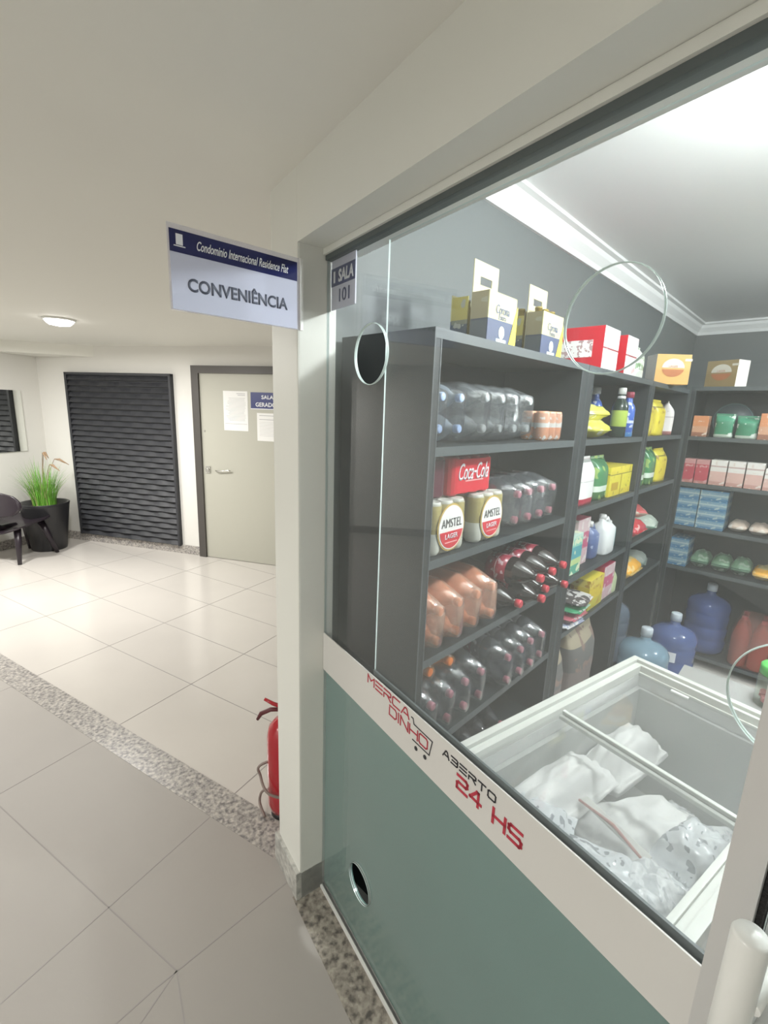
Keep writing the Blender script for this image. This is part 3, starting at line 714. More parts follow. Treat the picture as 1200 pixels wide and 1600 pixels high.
# small cans pack
def can_mesh(r, h, mt):
    bm = bmesh.new(); lathe(bm, [(0, r * .72), (.004, r * .86), (.014, r), (h - .012, r), (h - .003, r * .84), (h, r * .82), (h - .002, r * .76), (h - .004, .002)], 20); return mesh('can', bm, mt)
def can_pack(label, r, h, ny, nx, canmat, film, loc, group=None, name='can_pack', front=None, xs=0):
    t = thing(name, label, 'can pack', loc, 0, group); me = can_mesh(r, h, canmat)
    for i in range(nx):
        for j in range(ny): obj('can', me, None, t, (-r - i * 2 * r, (j - (ny - 1) / 2) * 2 * r, .0005))
    bm = bmesh.new(); vs = []
    for i in (0, nx - 1):
        for j in (0, ny - 1):
            for a in range(16):
                for z in (.008, h - .006): vs.append(bm.verts.new((-r - i * 2 * r + (r + .001) * math.cos(PI * a / 8), (j - (ny - 1) / 2) * 2 * r + (r + .001) * math.sin(PI * a / 8), z)))
    rr = bmesh.ops.convex_hull(bm, input=vs); bmesh.ops.delete(bm, geom=list({g for g in rr['geom_interior'] + rr['geom_unused'] if isinstance(g, bmesh.types.BMVert)}), context='VERTS')
    obj('shrink_film', bm, film, t)
    return t
t = can_pack('orange and white juice can pack at the right end of the top drinks shelf', .027, .108, 3, 2, bands('juice_can', [(0, (.8, .34, .16)), (.45, (.82, .8, .76)), (.6, (.82, .42, .25))], .3, blotch=(.85, .85, .8), bscale=40), M_WRAP, (-.775, 1.745, 1.59))

# ---- bay 1, shelf at 1.275 : beer can packs
M_GOLDCAN = bands('lager_can', [(0, (.78, .80, .79)), (.42, (.42, .35, .12)), (.86, (.50, .42, .16)), (.93, (.6, .6, .55))], .28)
def amstel(label, loc):
    t = can_pack(label, .0285, .157, 3, 2, M_GOLDCAN, clear_mat('beer_film', (.95, .95, .92), (.75, .7, .5), .10, .06, 1.4, bump=.3, bscale=15), loc, 'lager can packs in clear film')
    for nm_, ry, rz_, z0, z1, off, mt in (('gold_oval', .066, .071, -1, 1, .0030, pm('label_gold', (.55, .38, .10), .35)), ('white_oval', .061, .066, -1, 1, .0042, pm('label_white', (.86, .85, .82), .4)), ('red_lower_oval', .057, .062, -1, -.008, .0052, pm('label_red', (.62, .035, .05), .4))):
        bm = bmesh.new(); pts = [(ry * math.cos(a * PI / 18), rz_ * math.sin(a * PI / 18)) for a in range(36)]; pts = [p for p in pts if p[1] <= z1]
        prism(bm, pts, off - .001, off, plane='YZ'); obj(nm_, bm, mt, t, (0, 0, .079))
    text('AMSTEL', .098, .026, M_TXT, t, (.0053, 0, .094), PI / 2, bold=-.01)
    text('LAGER', .062, .015, M_WHITE, t, (.0056, 0, .054), PI / 2, bold=.01)
    bm = bmesh.new(); box(bm, .0052, .0058, -.03, .03, .034, .037); obj('small_print', bm, pm('label_pink', (.8, .4, .4), .4), t)
    return t
amstel('gold and white AMSTEL lager can pack at the left end of its shelf', (-.765, 1.092, 1.275))
amstel('gold and white AMSTEL lager can pack standing second from the left upright', (-.765, 1.315, 1.275))
M_CRED = pm('cola_red', (.60, .025, .04), .3)
t = can_pack('red Coca-Cola can pack resting on top of the two lager can packs', .0285, .118, 4, 2, M_CRED, clear_mat('red_film', (.9, .25, .25), (.72, .04, .06), .82, .08, 1.4, bump=.3, bscale=15), (-.795, 1.24, 1.4335))
text('Coca‑Cola', .165, .052, M_WHITE, t, (.0022, .0, .073), PI / 2, shear=.35, bold=.006)
bm = bmesh.new(); box(bm, .0015, .0022, -.045, .055, .042, .046); obj('small_print', bm, pm('label_pink', (.8, .4, .4), .4), t)
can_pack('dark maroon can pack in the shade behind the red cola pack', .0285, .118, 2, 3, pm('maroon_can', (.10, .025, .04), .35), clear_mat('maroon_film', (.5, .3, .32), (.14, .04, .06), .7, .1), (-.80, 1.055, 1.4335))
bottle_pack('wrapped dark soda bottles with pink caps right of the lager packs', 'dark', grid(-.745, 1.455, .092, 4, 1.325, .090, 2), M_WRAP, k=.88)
# ---- shelf .97
bottle_pack('orange soda bottles in film filling the left of the third shelf', 'orange', grid(-.735, 1.03, .0985, 4, 1.0215, .094, 2), M_WRAPO, k=.92)
lb = ['loose cola bottle {} beside the orange soda'.format(q) for q in
      ('leftmost at the bottom', 'second from left at the bottom', 'third from left at the bottom', 'fourth from left at the bottom', 'rightmost at the bottom', 'leftmost on top', 'in the middle on top', 'rightmost on top')]
spots = [(-.70, 1.465, 1.0245), (-.665, 1.572, 1.0245), (-.70, 1.679, 1.0245), (-.67, 1.786, 1.0245), (-.655, 1.52, 1.119), (-.66, 1.627, 1.119), (-.665, 1.734, 1.119)]
lb = [lb[0], lb[1], lb[2], lb[4], lb[5], lb[6], lb[7]]
for s, l in zip(spots, lb):
    t = thing('cola_bottle', l, 'bottle', s, 0, 'loose cola bottles on the third shelf'); yaw = 0
    b_, c_, l_ = BT['cola']; obj('bottle_body', b_, None, t); obj('cap', c_, None, t); obj('label_band', l_, None, t)
# ---- shelf .66
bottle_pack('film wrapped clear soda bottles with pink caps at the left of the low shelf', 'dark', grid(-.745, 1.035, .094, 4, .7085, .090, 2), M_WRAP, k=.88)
bottle_pack('two orange soda bottles on top of the low pink capped pack', 'orange', grid(-.765, 1.045, .099, 2, .8985, 0, 1), clear_mat('orange_top_film', (1, .8, .6), (.9, .4, .1), .2, .1), k=.92)
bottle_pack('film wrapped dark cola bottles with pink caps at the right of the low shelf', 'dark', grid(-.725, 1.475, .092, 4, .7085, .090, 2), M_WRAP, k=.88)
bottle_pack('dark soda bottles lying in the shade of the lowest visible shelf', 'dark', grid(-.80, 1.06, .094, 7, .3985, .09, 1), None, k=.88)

# ---- on top of bay 1: beer carriers
M_TAN = bands('carrier_tan', [(0, (.035, .05, .10)), (.06, (.10, .12, .14)), (.42, (.05, .06, .10)), (.46, (.34, .29, .17))], .5, blotch=(.4, .38, .28), bscale=18, bthr=.66)
M_CREAM = bands('carrier_cream', [(0, (.04, .06, .14)), (.46, (.60, .55, .29))], .45)
M_CREAMP = pm('carrier_cream_plain', (.58, .53, .34), .5); M_YEL = pm('carrier_yellow', (.85, .68, .05), .45)
M_OLIVE = bands('carrier_rear', [(0, (.03, .05, .08)), (.4, (.18, .18, .12)), (.5, (.45, .38, .08))], .5, blotch=(.35, .36, .3), bscale=30, bthr=.6)
def carrier(label, loc, rz=0, w_=.155, d=.13, h=.135, tops=False):
    t = thing('beer_carrier', label, 'beer carrier', loc, rz, 'bottle carriers on top of the shelves')
    bm = bmesh.new()
    for (x0, x1) in ((-d, -d + .003), (-.003, 0)): box(bm, x0, x1, -w_ / 2, w_ / 2, 0, h)
    obj('carrier_front', bm, M_CREAM, t)
    g = .006
    for nm_, (xa, xb), mt, hh in (('carrier_side', (-d / 2 + g, -.003), M_TAN, h), ('carrier_side', (-d + .003, -d / 2 - g), M_OLIVE, h - .008)):
        bm = bmesh.new()
        for (y0, y1) in ((-w_ / 2, -w_ / 2 + .003), (w_ / 2 - .003, w_ / 2)): box(bm, xa, xb, y0, y1, 0, hh)
        box(bm, xa, xb, -w_ / 2 + .003, w_ / 2 - .003, 0, .003); obj(nm_, bm, mt, t)
    bm = bmesh.new(); x = -d / 2; a, b = -w_ / 2 + .010, w_ / 2 - .012
    prism(bm, [(a, .004), (b, .004), (b, h + .092), (a, h + .092), (a, h + .03), (a + .035, h + .03), (a + .035, h + .052), (b - .035, h + .052), (b - .035, h + .03), (a, h + .03 - .0005)], x - .0015, x + .0015, plane='YZ')
    obj('carrier_handle', bm, M_CREAMP, t)
    bm = bmesh.new(); hz = h + (.012 if tops else -.02)
    for i in range(2):
        for j in range(3):
            lathe(bm, [(.004, .024), (.09, .024), (.105, .012), (hz, .011), (hz + .001, .013), (hz + .007, .012)], 12, at=(-.034 - .062 * i, (j - 1) * .049, 0))
    obj('beer_bottles', bm, pm('beer_bottle_glass', (.30, .22, .04), .15, coat=.3), t)
    bm = bmesh.new(); prism(bm, [(w_ / 2 - .035, 0), (w_ / 2 + .006, 0), (w_ / 2 + .006, h * .85), (w_ / 2 - .015, h * .45)], .0002, .0015, plane='YZ'); obj('yellow_corner', bm, M_YEL, t)
    text('Corona', .075, .024, pm('label_blue', (.06, .10, .25), .4), t, (.0008, .0, h * .68), PI / 2, shear=.1)
    text('Extra', .04, .014, pm('label_blue', (.06, .10, .25), .4), t, (.0008, .0, h * .53), PI / 2)
    bm = bmesh.new(); prism(bm, [(.016 * math.cos(a * PI / 10), .03 + .018 * math.sin(a * PI / 10)) for a in range(20)], .0002, .001, plane='YZ'); box(bm, .0002, .001, -.028, .028, .002, .012); obj('crest_emblem', bm, pm('label_silver', (.6, .65, .62), .4), t)
    return t
carrier('cream and navy Corona bottle carrier leftmost on top of the shelves', (-.762, 1.278, 1.885))
carrier('cream and navy Corona bottle carrier on top of the shelves beside the red carton', (-.762, 1.612, 1.885), tops=True)

M_BRED = pm('carton_red', (.55, .02, .035), .35); M_BWHT = bands('carton_white_front', [(0, (.86, .85, .83)), (.48, (.30, .06, .07)), (.52, (.86, .85, .83))], .4, blotch=(.75, .5, .5), bscale=25, bthr=.6)
for l, y, w_, d in (('large red and white beer carton with white side label right of the carriers', 2.20, .185, .27), ('second red and white beer carton, right of the large red one', 2.48, .16, .25)):
    carton('beer_carton', l, 'carton', w_, d, .175, [M_BWHT, M_BRED, M_BRED], (-.765, y, 1.885), 0, None,
           [('siderect', (-d + .02, -.045, .05, .12), bands('side_label_red', [(0, (.8, .78, .76))], .4, blotch=(.45, .3, .3), bscale=60, bthr=.55))])
pouch('snack_bag', 'green and white packet leaning between the red and the orange cartons', 'packet', .15, .08, .15, bands('green_white', [(0, (.7, .74, .66)), (.3, (.2, .33, .16)), (.7, (.65, .7, .62))], .3, blotch=(.8, .82, .76), bscale=40, bthr=.5), (-.78, 2.70, 1.885), seed=3, lump=.004)
M_ORC = bands('orange_carton', [(0, (.80, .46, .15)), (.5, (.82, .52, .18))], .4)
M_BROWNC = bands('brown_carton', [(0, (.38, .27, .12)), (.5, (.42, .31, .15))], .45)
def oval_carton(label, loc, rz, mt, side, w_=.25, h=.165, wht=(.85, .8, .7), red=(.55, .20, .08)):
    mw = pm('oval_white_' + mt.name, wht, .4); mr = pm('oval_red_' + mt.name, red, .4)
    return carton('beer_carton', label, 'carton', w_, .12, h, [mt, side, mt], loc, rz, None,
                  [('oval', (0, h * .55, .062, .050, h * .55, 1), mw), ('oval', (0, h * .55, .062, .050, 0, h * .5), mr), ('text', ('LAGER', .05, .012, 0, h * .60, {}), mr), ('rect', (.06, .10, h * .78, h * .86), mw)])
oval_carton('orange beer carton at the corner end of the left shelf tops', (-.735, 3.13, 1.885), R(-50), M_ORC, pm('carton_offwhite', (.80, .76, .70), .45), w_=.19)
oval_carton('olive brown beer carton on top of the back shelving unit', (-.60, 3.74, 1.905), R(-112), M_BROWNC, pm('carton_offwhite', (.80, .76, .70), .45), w_=.19)

# ---- bay 2, shelf 1.59: yellow bags, blue cleaner bottles
M_YBAG = bands('yellow_bag', [(0, (.72, .68, .05)), (.35, (.78, .76, .12)), (.8, (.74, .72, .2))], .25, blotch=(.85, .84, .6), bscale=18, bthr=.62)
def lying_bag(name, label, mt, loc, rz, lx, ly, lz, seed, cat='bag'):
    t = thing(name, label, cat, loc, rz); rd = random.Random(seed); bm = bmesh.new()
    bmesh.ops.create_cube(bm, size=1); bmesh.ops.subdivide_edges(bm, edges=list(bm.edges), cuts=7, use_grid_fill=True)
    for v in bm.verts:
        x, y, z = [c * 2 for c in v.co]
        x2 = x * math.sqrt(max(0, 1 - y * y * .18 - z * z * .25)); y2 = y * math.sqrt(max(0, 1 - x * x * .18 - z * z * .25)); z2 = z * (1 - .55 * max(abs(x), abs(y)) ** 3)
        q = math.sin(x * 5 + seed) * math.cos(y * 6 + seed * 2) * .07
        v.co = (x2 * lx / 2, y2 * ly / 2, max(0, (z2 + 1) * lz / 2 * (1 + q * (z > 0))))
    for f in bm.faces: f.smooth = True
    obj('bag_body', bm, mt, t)
    bm = bmesh.new(); box(bm, lx * .40, lx * .52, -ly * .4, ly * .4, lz * .42, lz * .46, bev=.001); obj('end_seal', bm, mt, t)
    return t
lying_bag('snack_bag', 'lower of two bright yellow bags beside the blue bottles', M_YBAG, (-.83, 2.23, 1.59), .1, .15, .26, .085, 1)
lying_bag('snack_bag', 'upper of two bright yellow bags beside the blue bottles', M_YBAG, (-.84, 2.20, 1.665), -.2, .14, .20, .075, 2)
M_BLUEB = bands('blue_bottle_print', [(0, (.10, .30, .62)), (.12, (.05, .13, .50)), (.35, (.65, .68, .8)), (.42, (.05, .13, .5))], .3, blotch=(.6, .65, .8), bscale=35, bthr=.6)
PB = [(0, .030), (.004, .036), (.14, .036), (.16, .030), (.175, .018), (.195, .016), (.20, .016)]
def upright_bottle(name, label, loc, mt, capmt, k=1, squash=.8, kh=1, neckmt=None, cat='bottle', group=None):
    t = thing(name, label, cat, loc, PI / 2, group); bm = bmesh.new(); lathe(bm, [(h * kh, r * k) for h, r in PB], 20, squash=squash); obj('bottle_body', bm, mt, t)
    bm = bmesh.new(); lathe(bm, [(.198 * kh, .018 * k), (.225 * kh, .018 * k), (.228 * kh, .015 * k)], 16); obj('cap', bm, capmt, t)
    if neckmt:
        bm = bmesh.new(); lathe(bm, [(.178 * kh, .0185 * k), (.19 * kh, .0178 * k)], 16); obj('neck_band', bm, neckmt, t)
    return t
C_DK = pm('cap_dark_red', (.30, .03, .06), .4); C_WH = pm('cap_white', (.8, .8, .78), .35)
upright_bottle('cleaner_bottle', 'blue cleaner bottle leftmost behind the yellow bags', (-.945, 2.42, 1.59), M_BLUEB, C_DK, 1.2, kh=1.0)
upright_bottle('cleaner_bottle', 'blue cleaner bottle with white cap in the middle of its row', (-.94, 2.57, 1.59), M_BLUEB, C_WH, 1.3, kh=1.08)
upright_bottle('cleaner_bottle', 'blue cleaner bottle with dark red cap at the right end of its row', (-.80, 2.66, 1.59), M_BLUEB, C_DK, 1.15)
upright_bottle('sauce_bottle', 'dark bottle with green label and white cap among the blue ones', (-.80, 2.535, 1.59), bands('green_label_dark', [(0, (.02, .04, .03)), (.25, (.42, .55, .10)), (.62, (.02, .04, .03))], .2), C_WH, 1.05, 1, 1.06, C_WH)
# ---- bay 2, shelf 1.29
M_RICEW = bands('white_bag_red_base', [(0, (.45, .03, .06)), (.15, (.82, .82, .80)), (.52, (.5, .5, .5)), (.54, (.84, .84, .82)), (.93, (.4, .42, .4))], .35)
M_GREENB = bands('green_bag', [(0, (.06, .16, .05)), (.2, (.70, .78, .68)), (.34, (.07, .25, .10)), (.8, (.06, .20, .09))], .25, blotch=(.35, .5, .15), bscale=15, bthr=.55)
M_YELP = bands('yellow_pack', [(0, (.70, .55, .04)), (.2, (.75, .66, .05)), (.72, (.10, .09, .02)), (.75, (.78, .66, .05))], .35, blotch=(.35, .30, .04), bscale=35, bthr=.64)
pouch('rice_bag', 'white rice bag with red base first on the second shelf of the middle bay', 'bag', .19, .10, .205, M_RICEW, (-.765, 2.155, 1.29), seed=1)
pouch('rice_bag', 'green and lime bag between the white rice bag and the yellow packs', 'bag', .17, .10, .20, M_GREENB, (-.775, 2.375, 1.29), seed=2)
pouch('rice_bag', 'white rice bag with red base behind the first one', 'bag', .17, .10, .205, M_RICEW, (-.90, 2.12, 1.29), seed=1)
carton('tea_box', 'yellow box with dark line on the second shelf of the middle bay', 'box', .34, .14, .15, [M_YELP, bands('yellow_pack_side', [(0, (.72, .58, .04)), (.75, (.1, .09, .02)), (.78, (.75, .64, .05))], .35), pm('yellow_top', (.80, .68, .06), .4)], (-.775, 2.625, 1.29), 0, None, [('rect', (-.005, .005, .0, .11), pm('box_joint', (.35, .28, .02), .5)), ('rect', (-.14, -.04, .03, .07), pm('box_print_ochre', (.5, .33, .02), .5))])
# ---- bay 2, shelf .97
M_TEAL = bands('teal_box', [(0, (.12, .42, .30)), (.25, (.55, .68, .30)), (.4, (.10, .38, .42)), (.7, (.30, .62, .50)), (.9, (.5, .7, .6))], .35, blotch=(.75, .8, .55), bscale=22, bthr=.56)
M_PINKB = bands('pink_box', [(0, (.62, .42, .45)), (.35, (.55, .12, .22)), (.7, (.66, .50, .52))], .35, blotch=(.75, .7, .68), bscale=25, bthr=.58)
carton('detergent_box', 'teal and lime detergent box at the left end of the middle bay', 'box', .14, .10, .19, [M_TEAL, M_TEAL, M_TEAL], (-.765, 2.095, .97))
carton('detergent_box', 'tall pink detergent box with crimson top beside the teal one', 'box', .15, .16, .235, [M_PINKB, M_PINKB, pm('crimson_top', (.5, .03, .10), .4)], (-.80, 2.20 + .06, .97))
M_NAVYB = bands('navy_jug', [(0, (.10, .14, .30)), (.5, (.13, .18, .36))], .3, blotch=(.4, .45, .6), bscale=30)
def flat_jug(label, loc, mt, w_=.12, d=.08, h=.2, handle=True):
    t = thing('bleach_jug', label, 'jug', loc); bm = bmesh.new(); n = 20; rings = []
    for (z, kk, cy) in ((0, .92, 0), (.01, 1, 0), (h * .72, 1, 0), (h * .86, .7, -.1), (h * .92, .3, -.2), (h, .28, -.2)):
        rings.append([bm.verts.new((-d / 2 + d / 2 * kk * math.copysign(abs(math.cos(a)) ** .6, math.cos(a)), cy * w_ + w_ / 2 * kk * math.copysign(abs(math.sin(a)) ** .6, math.sin(a)), z)) for a in [2 * PI * i / n for i in range(n)]])
    for A, Bq in zip(rings, rings[1:]):
        for i in range(n): f = bm.faces.new((A[i], A[(i + 1) % n], Bq[(i + 1) % n], Bq[i])); f.smooth = True
    bm.faces.new(rings[0]); bm.faces.new(rings[-1]); obj('jug_body', bm, mt, t)
    bm = bmesh.new(); tube(bm, [(-d / 2, -.08 * w_, h * .90), (-d / 2, .25 * w_, h * .97), (-d / 2, .42 * w_, h * .85), (-d / 2, .42 * w_, h * .7)], .009, 8); obj('jug_handle', bm, mt, t)
    bm = bmesh.new(); lathe(bm, [(h - .002, .019), (h + .022, .018), (h + .024, .014)], 16, at=(-d / 2, -.2 * w_, 0)); obj('cap', bm, C_WH, t)
    return t
flat_jug('dark blue cleaner jug between the pink box and the white jug', (-.79, 2.435, .97), M_NAVYB, .11, .08, .17)
M_BLW = pm('bleach_white', (.84, .86, .86), .3)
flat_jug('bright white bleach jug with moulded handle on the middle bay', (-.765, 2.585, .97), M_BLW, .17, .10, .19)
flat_jug('small teal cleaner jug right of the white bleach jug', (-.80, 2.735, .97), pm('teal_plastic', (.12, .42, .42), .3), .09, .07, .13)
# ---- bay 2, shelf .705
M_YPRINT = bands('yellow_print', [(0, (.55, .50, .05)), (.3, (.72, .55, .04)), (.75, (.75, .62, .12))], .35, blotch=(.50, .30, .03), bscale=30, bthr=.58)
carton('detergent_box', 'yellow printed soap box left on the lowest shelf of the middle bay', 'box', .20, .10, .165, [M_YPRINT, M_YPRINT, pm('yellow_top', (.80, .68, .06), .4)], (-.765, 2.45, .705))
carton('detergent_box', 'pink and crimson soap box right of the yellow printed one', 'box', .17, .12, .19, [M_PINKB, pm('crimson_top', (.5, .03, .10), .4), pm('crimson_top', (.5, .03, .10), .4)], (-.77, 2.645, .705))
pouch('snack_bag', 'pale green packet at the right end below the teal jug', 'packet', .09, .06, .12, pm('pale_green', (.50, .58, .35), .4), (-.765, 2.755, .705), seed=9)
# stack of packaged bundles, and charcoal sacks
M_BUN = [bands('bundle_green', [(0, (.06, .34, .16)), (.6, (.3, .45, .35))], .35, blotch=(.6, .65, .6), bscale=30, axis=1), bands('bundle_white', [(0, (.62, .6, .58))], .35, blotch=(.08, .07, .07), bscale=25, bthr=.52), bands('bundle_blue', [(0, (.35, .40, .55))], .35, blotch=(.7, .7, .72), bscale=25, bthr=.55), bands('bundle_red', [(0, (.5, .12, .16))], .35, blotch=(.7, .6, .6), bscale=30)]
for i, (mt, l) in enumerate(zip((M_BUN[2], M_BUN[3], M_BUN[0], M_BUN[1]), ('blue and white packet at the bottom of the leaning stack', 'red and white packet second from the bottom of the leaning stack', 'green packet third from the bottom of the leaning stack', 'black and white packet topmost of the leaning stack'))):
    lying_bag('snack_bag', l, mt, (-.83 + .008 * i, 2.13 + .012 * i, .705 + .036 * i), .08 * i - .1, .20, .20, .038, i + 3, 'packet')
M_SACK = bands('sack_paper', [(0, (.42, .25, .22)), (.25, (.22, .18, .17)), (.55, (.15, .145, .14)), (.82, (.42, .36, .26))], .6, blotch=(.28, .19, .16), bscale=12, bthr=.58, bump=.3)
pouch('charcoal_sack', 'brown paper charcoal sack with tan top, right of the pair at the floor', 'sack', .34, .15, .50, M_SACK, (-.77, 2.46, .08), seed=11, lump=.006, top=.2)
pouch('charcoal_sack', 'brown paper charcoal sack, left of the pair at the floor', 'sack', .24, .15, .46, M_SACK, (-.79, 2.14, .08), seed=12, lump=.006, top=.2)
# ---- bay 3
M_YCOF = bands('yellow_coffee', [(0, (.72, .60, .05)), (.82, (.12, .10, .02)), (.85, (.78, .68, .08))], .35, blotch=(.35, .22, .03), bscale=25, bthr=.6)
M_WCOF = bands('white_coffee', [(0, (.35, .15, .14)), (.12, (.78, .74, .72)), (.55, (.45, .4, .4)), (.58, (.80, .77, .75))], .35, blotch=(.5, .42, .4), bscale=25, bthr=.66)
pouch('coffee_bag', 'yellow coffee bag leftmost on the corner bay top shelf', 'bag', .20, .10, .20, M_YCOF, (-.775, 3.0, 1.59), seed=20)
pouch('coffee_bag', 'yellow coffee bag beside the leftmost one on the corner bay', 'bag', .20, .10, .20, M_YCOF, (-.775, 3.25, 1.59), seed=21)
pouch('coffee_bag', 'white coffee bag at the corner end of the top shelf', 'bag', .20, .10, .20, M_WCOF, (-.785, 3.54, 1.59), .35, seed=22)
pouch('rice_bag', 'green rice bag with pale label on the corner bay, left one', 'bag', .17, .10, .215, M_GREENB, (-.775, 3.0, 1.29), seed=23)
pouch('rice_bag', 'green rice bag with pale label on the corner bay, right one', 'bag', .17, .10, .215, M_GREENB, (-.775, 3.22, 1.29), seed=24)
pouch('coffee_bag', 'yellow coffee bag on the corner bay beside the green rice bags', 'bag', .22, .10, .20, M_YCOF, (-.775, 3.47, 1.29), seed=25)
M_REDBAG = bands('red_snack', [(0, (.70, .66, .62)), (.22, (.52, .03, .05)), (.7, (.55, .04, .05))], .25, blotch=(.75, .45, .42), bscale=20, bthr=.62)
lying_bag('snack_bag', 'red snack bag on the third shelf of the corner bay', M_REDBAG, (-.84, 3.05, .97), 0, .20, .26, .12, 31)
lying_bag('snack_bag', 'green and white snack bag lying right of the red snack bag', bands('green_snack', [(0, (.2, .34, .26)), (.5, (.5, .58, .5))], .3, blotch=(.7, .75, .7), bscale=25), (-.84, 3.36, .97), .2, .20, .28, .10, 32)
lying_bag('snack_bag', 'red and tan snack bag lying on top of the red one', bands('tan_snack', [(0, (.4, .36, .28)), (.5, (.55, .1, .1))], .3, blotch=(.6, .55, .45), bscale=25), (-.86, 3.15, 1.085), .5, .18, .22, .08, 33)
M_ORBAG = bands('orange_snack', [(0, (.75, .45, .08)), (.5, (.85, .42, .04)), (.85, (.55, .45, .2))], .25, blotch=(.85, .6, .25), bscale=20, bthr=.6)
lying_bag('snack_bag', 'orange pasta bag on the lowest shelf of the corner bay', M_ORBAG, (-.84, 3.07, .705), 0, .20, .28, .13, 34)
lying_bag('snack_bag', 'grey green packet right of the orange pasta bag', bands('greygreen', [(0, (.12, .17, .15)), (.6, (.25, .28, .25))], .4, blotch=(.5, .5, .5), bscale=25, bthr=.66), (-.86, 3.38, .705), .2, .18, .24, .10, 35)
# ---- back unit (fronts face world -y)
Q = -PI / 2; YB = 3.715
M_ORCUP = bands('orange_pack', [(0, (.35, .14, .08)), (.2, (.65, .35, .22)), (.5, (.70, .28, .12))], .4, blotch=(.75, .6, .5), bscale=35, bthr=.62)
def pk(label, x, z, w_, h, mt, d=.1, cat='packet', name='food_packet', group=None): return carton(name, label, cat, w_, d, h, [mt, mt, mt], (x, YB, z), Q, group)
pk('small orange packet leftmost on the back unit top shelf', -.66, 1.585, .085, .135, M_ORCUP)
pk('orange brown packet at the right of the green packets on the back unit', -.30, 1.585, .10, .16, M_ORCUP)
M_GRP = bands('green_pack', [(0, (.5, .58, .5)), (.15, (.05, .25, .14)), (.75, (.08, .33, .20))], .35, blotch=(.7, .75, .7), bscale=25, bthr=.6)
pouch('food_packet', 'dark green packet with white picture on the back unit top shelf', 'packet', .105, .06, .14, M_GRP, (-.53, YB, 1.585), Q, seed=40)
pouch('food_packet', 'bright green packet right of the dark green one on the back unit', 'packet', .115, .06, .13, M_GRP, (-.41, YB, 1.585), Q, seed=41)
t = thing('black_drum', 'black round tin lying on its side behind the green packets', 'tin', (-.50, 3.86, 1.585)); bm = bmesh.new(); lathe(bm, [(-.07, .02), (-.068, .105), (-.06, .11), (.05, .11), (.058, .105), (.06, .02)], 36, 'Y', at=(0, 0, .11)); obj('tin_body', bm, pm('tin_black', (.03, .045, .055), .4), t)
bm = bmesh.new(); tube(bm, [(.106 * math.cos(2 * PI * k / 36), -.066, .11 + .106 * math.sin(2 * PI * k / 36)) for k in range(36)], .004, 6, True); obj('tin_rim', bm, pm('tin_teal', (.05, .10, .11), .4), t)
M_REDP = bands('red_pack', [(0, (.50, .22, .2)), (.12, (.50, .06, .09)), (.8, (.6, .3, .3))], .4, blotch=(.65, .35, .35), bscale=30, bthr=.58)
M_WRP = bands('white_red_pack', [(0, (.55, .30, .26)), (.15, (.70, .45, .40)), (.55, (.80, .77, .74)), (.72, (.55, .40, .38)), (.78, (.82, .79, .76))], .4, blotch=(.75, .65, .6), bscale=35, bthr=.62)
for i, x in enumerate((-.685, -.605)): pk('red food packet {} on the second shelf of the back unit'.format(('leftmost', 'second from left')[i]), x, 1.275, .075, .16, M_REDP, group='red packets')
for i, x in enumerate((-.515, -.42, -.325, -.23)): pk('white and pink food packet, {} of its row on the back unit'.format(('leftmost', 'second', 'third', 'rightmost')[i]), x, 1.275, .088, .165 - .03 * (i == 3), M_WRP, group='white and pink packets')
M_BLBOX = bands('blue_box', [(0, (.06, .20, .36)), (.25, (.20, .33, .42)), (.45, (.40, .50, .54)), (.62, (.20, .34, .43)), (.85, (.07, .22, .38))], .4, blotch=(.40, .50, .50), bscale=45, bthr=.60)
names_v = ('bottom', 'second lowest', 'second highest', 'topmost')
for c_, (x, w_) in enumerate(((-.665, .145), (-.51, .155))):
    for k in range(4): pk('blue toothpaste sized box, {} of the {} stack on the third back shelf'.format(names_v[k], ('left', 'right')[c_]), x, .975 + .0655 * k, w_, .0645, M_BLBOX, .2, 'box', 'blue_box', 'blue boxes on the third back shelf')
for k in range(3): pk('blue box, {} of the single stack on the fourth back shelf'.format(('bottom', 'middle', 'topmost')[k]), -.665, .685 + .0655 * k, .125, .0645, M_BLBOX, .2, 'box', 'blue_box', 'blue boxes on the fourth back shelf')
M_BEI = bands('beige_pack', [(0, (.50, .40, .33)), (.5, (.60, .48, .40))], .4, blotch=(.7, .64, .58), bscale=20, bthr=.58)
for i, x in enumerate((-.36, -.25, -.14)): lying_bag('food_packet', 'beige packet lying {} right of the blue box stacks'.format(('first', 'second', 'third')[i]), M_BEI, (x, 3.83, .975), Q, .20, .105, .075, 50 + i, 'packet')
M_GRD = bands('green_dull', [(0, (.06, .14, .09)), (.5, (.14, .26, .16))], .35, blotch=(.35, .45, .35), bscale=28, bthr=.57)
for i, x in enumerate((-.53, -.41, -.30)): lying_bag('food_packet', 'dull green packet lying {} on the fourth back shelf'.format(('leftmost', 'in the middle', 'rightmost')[i]), M_GRD, (x, 3.83, .685), Q, .20, .115, .115, 60 + i, 'packet')
lying_bag('food_packet', 'orange packet lying right of the dull green packets', M_ORBAG, (-.185, 3.83, .685), Q, .20, .11, .09, 70, 'packet')

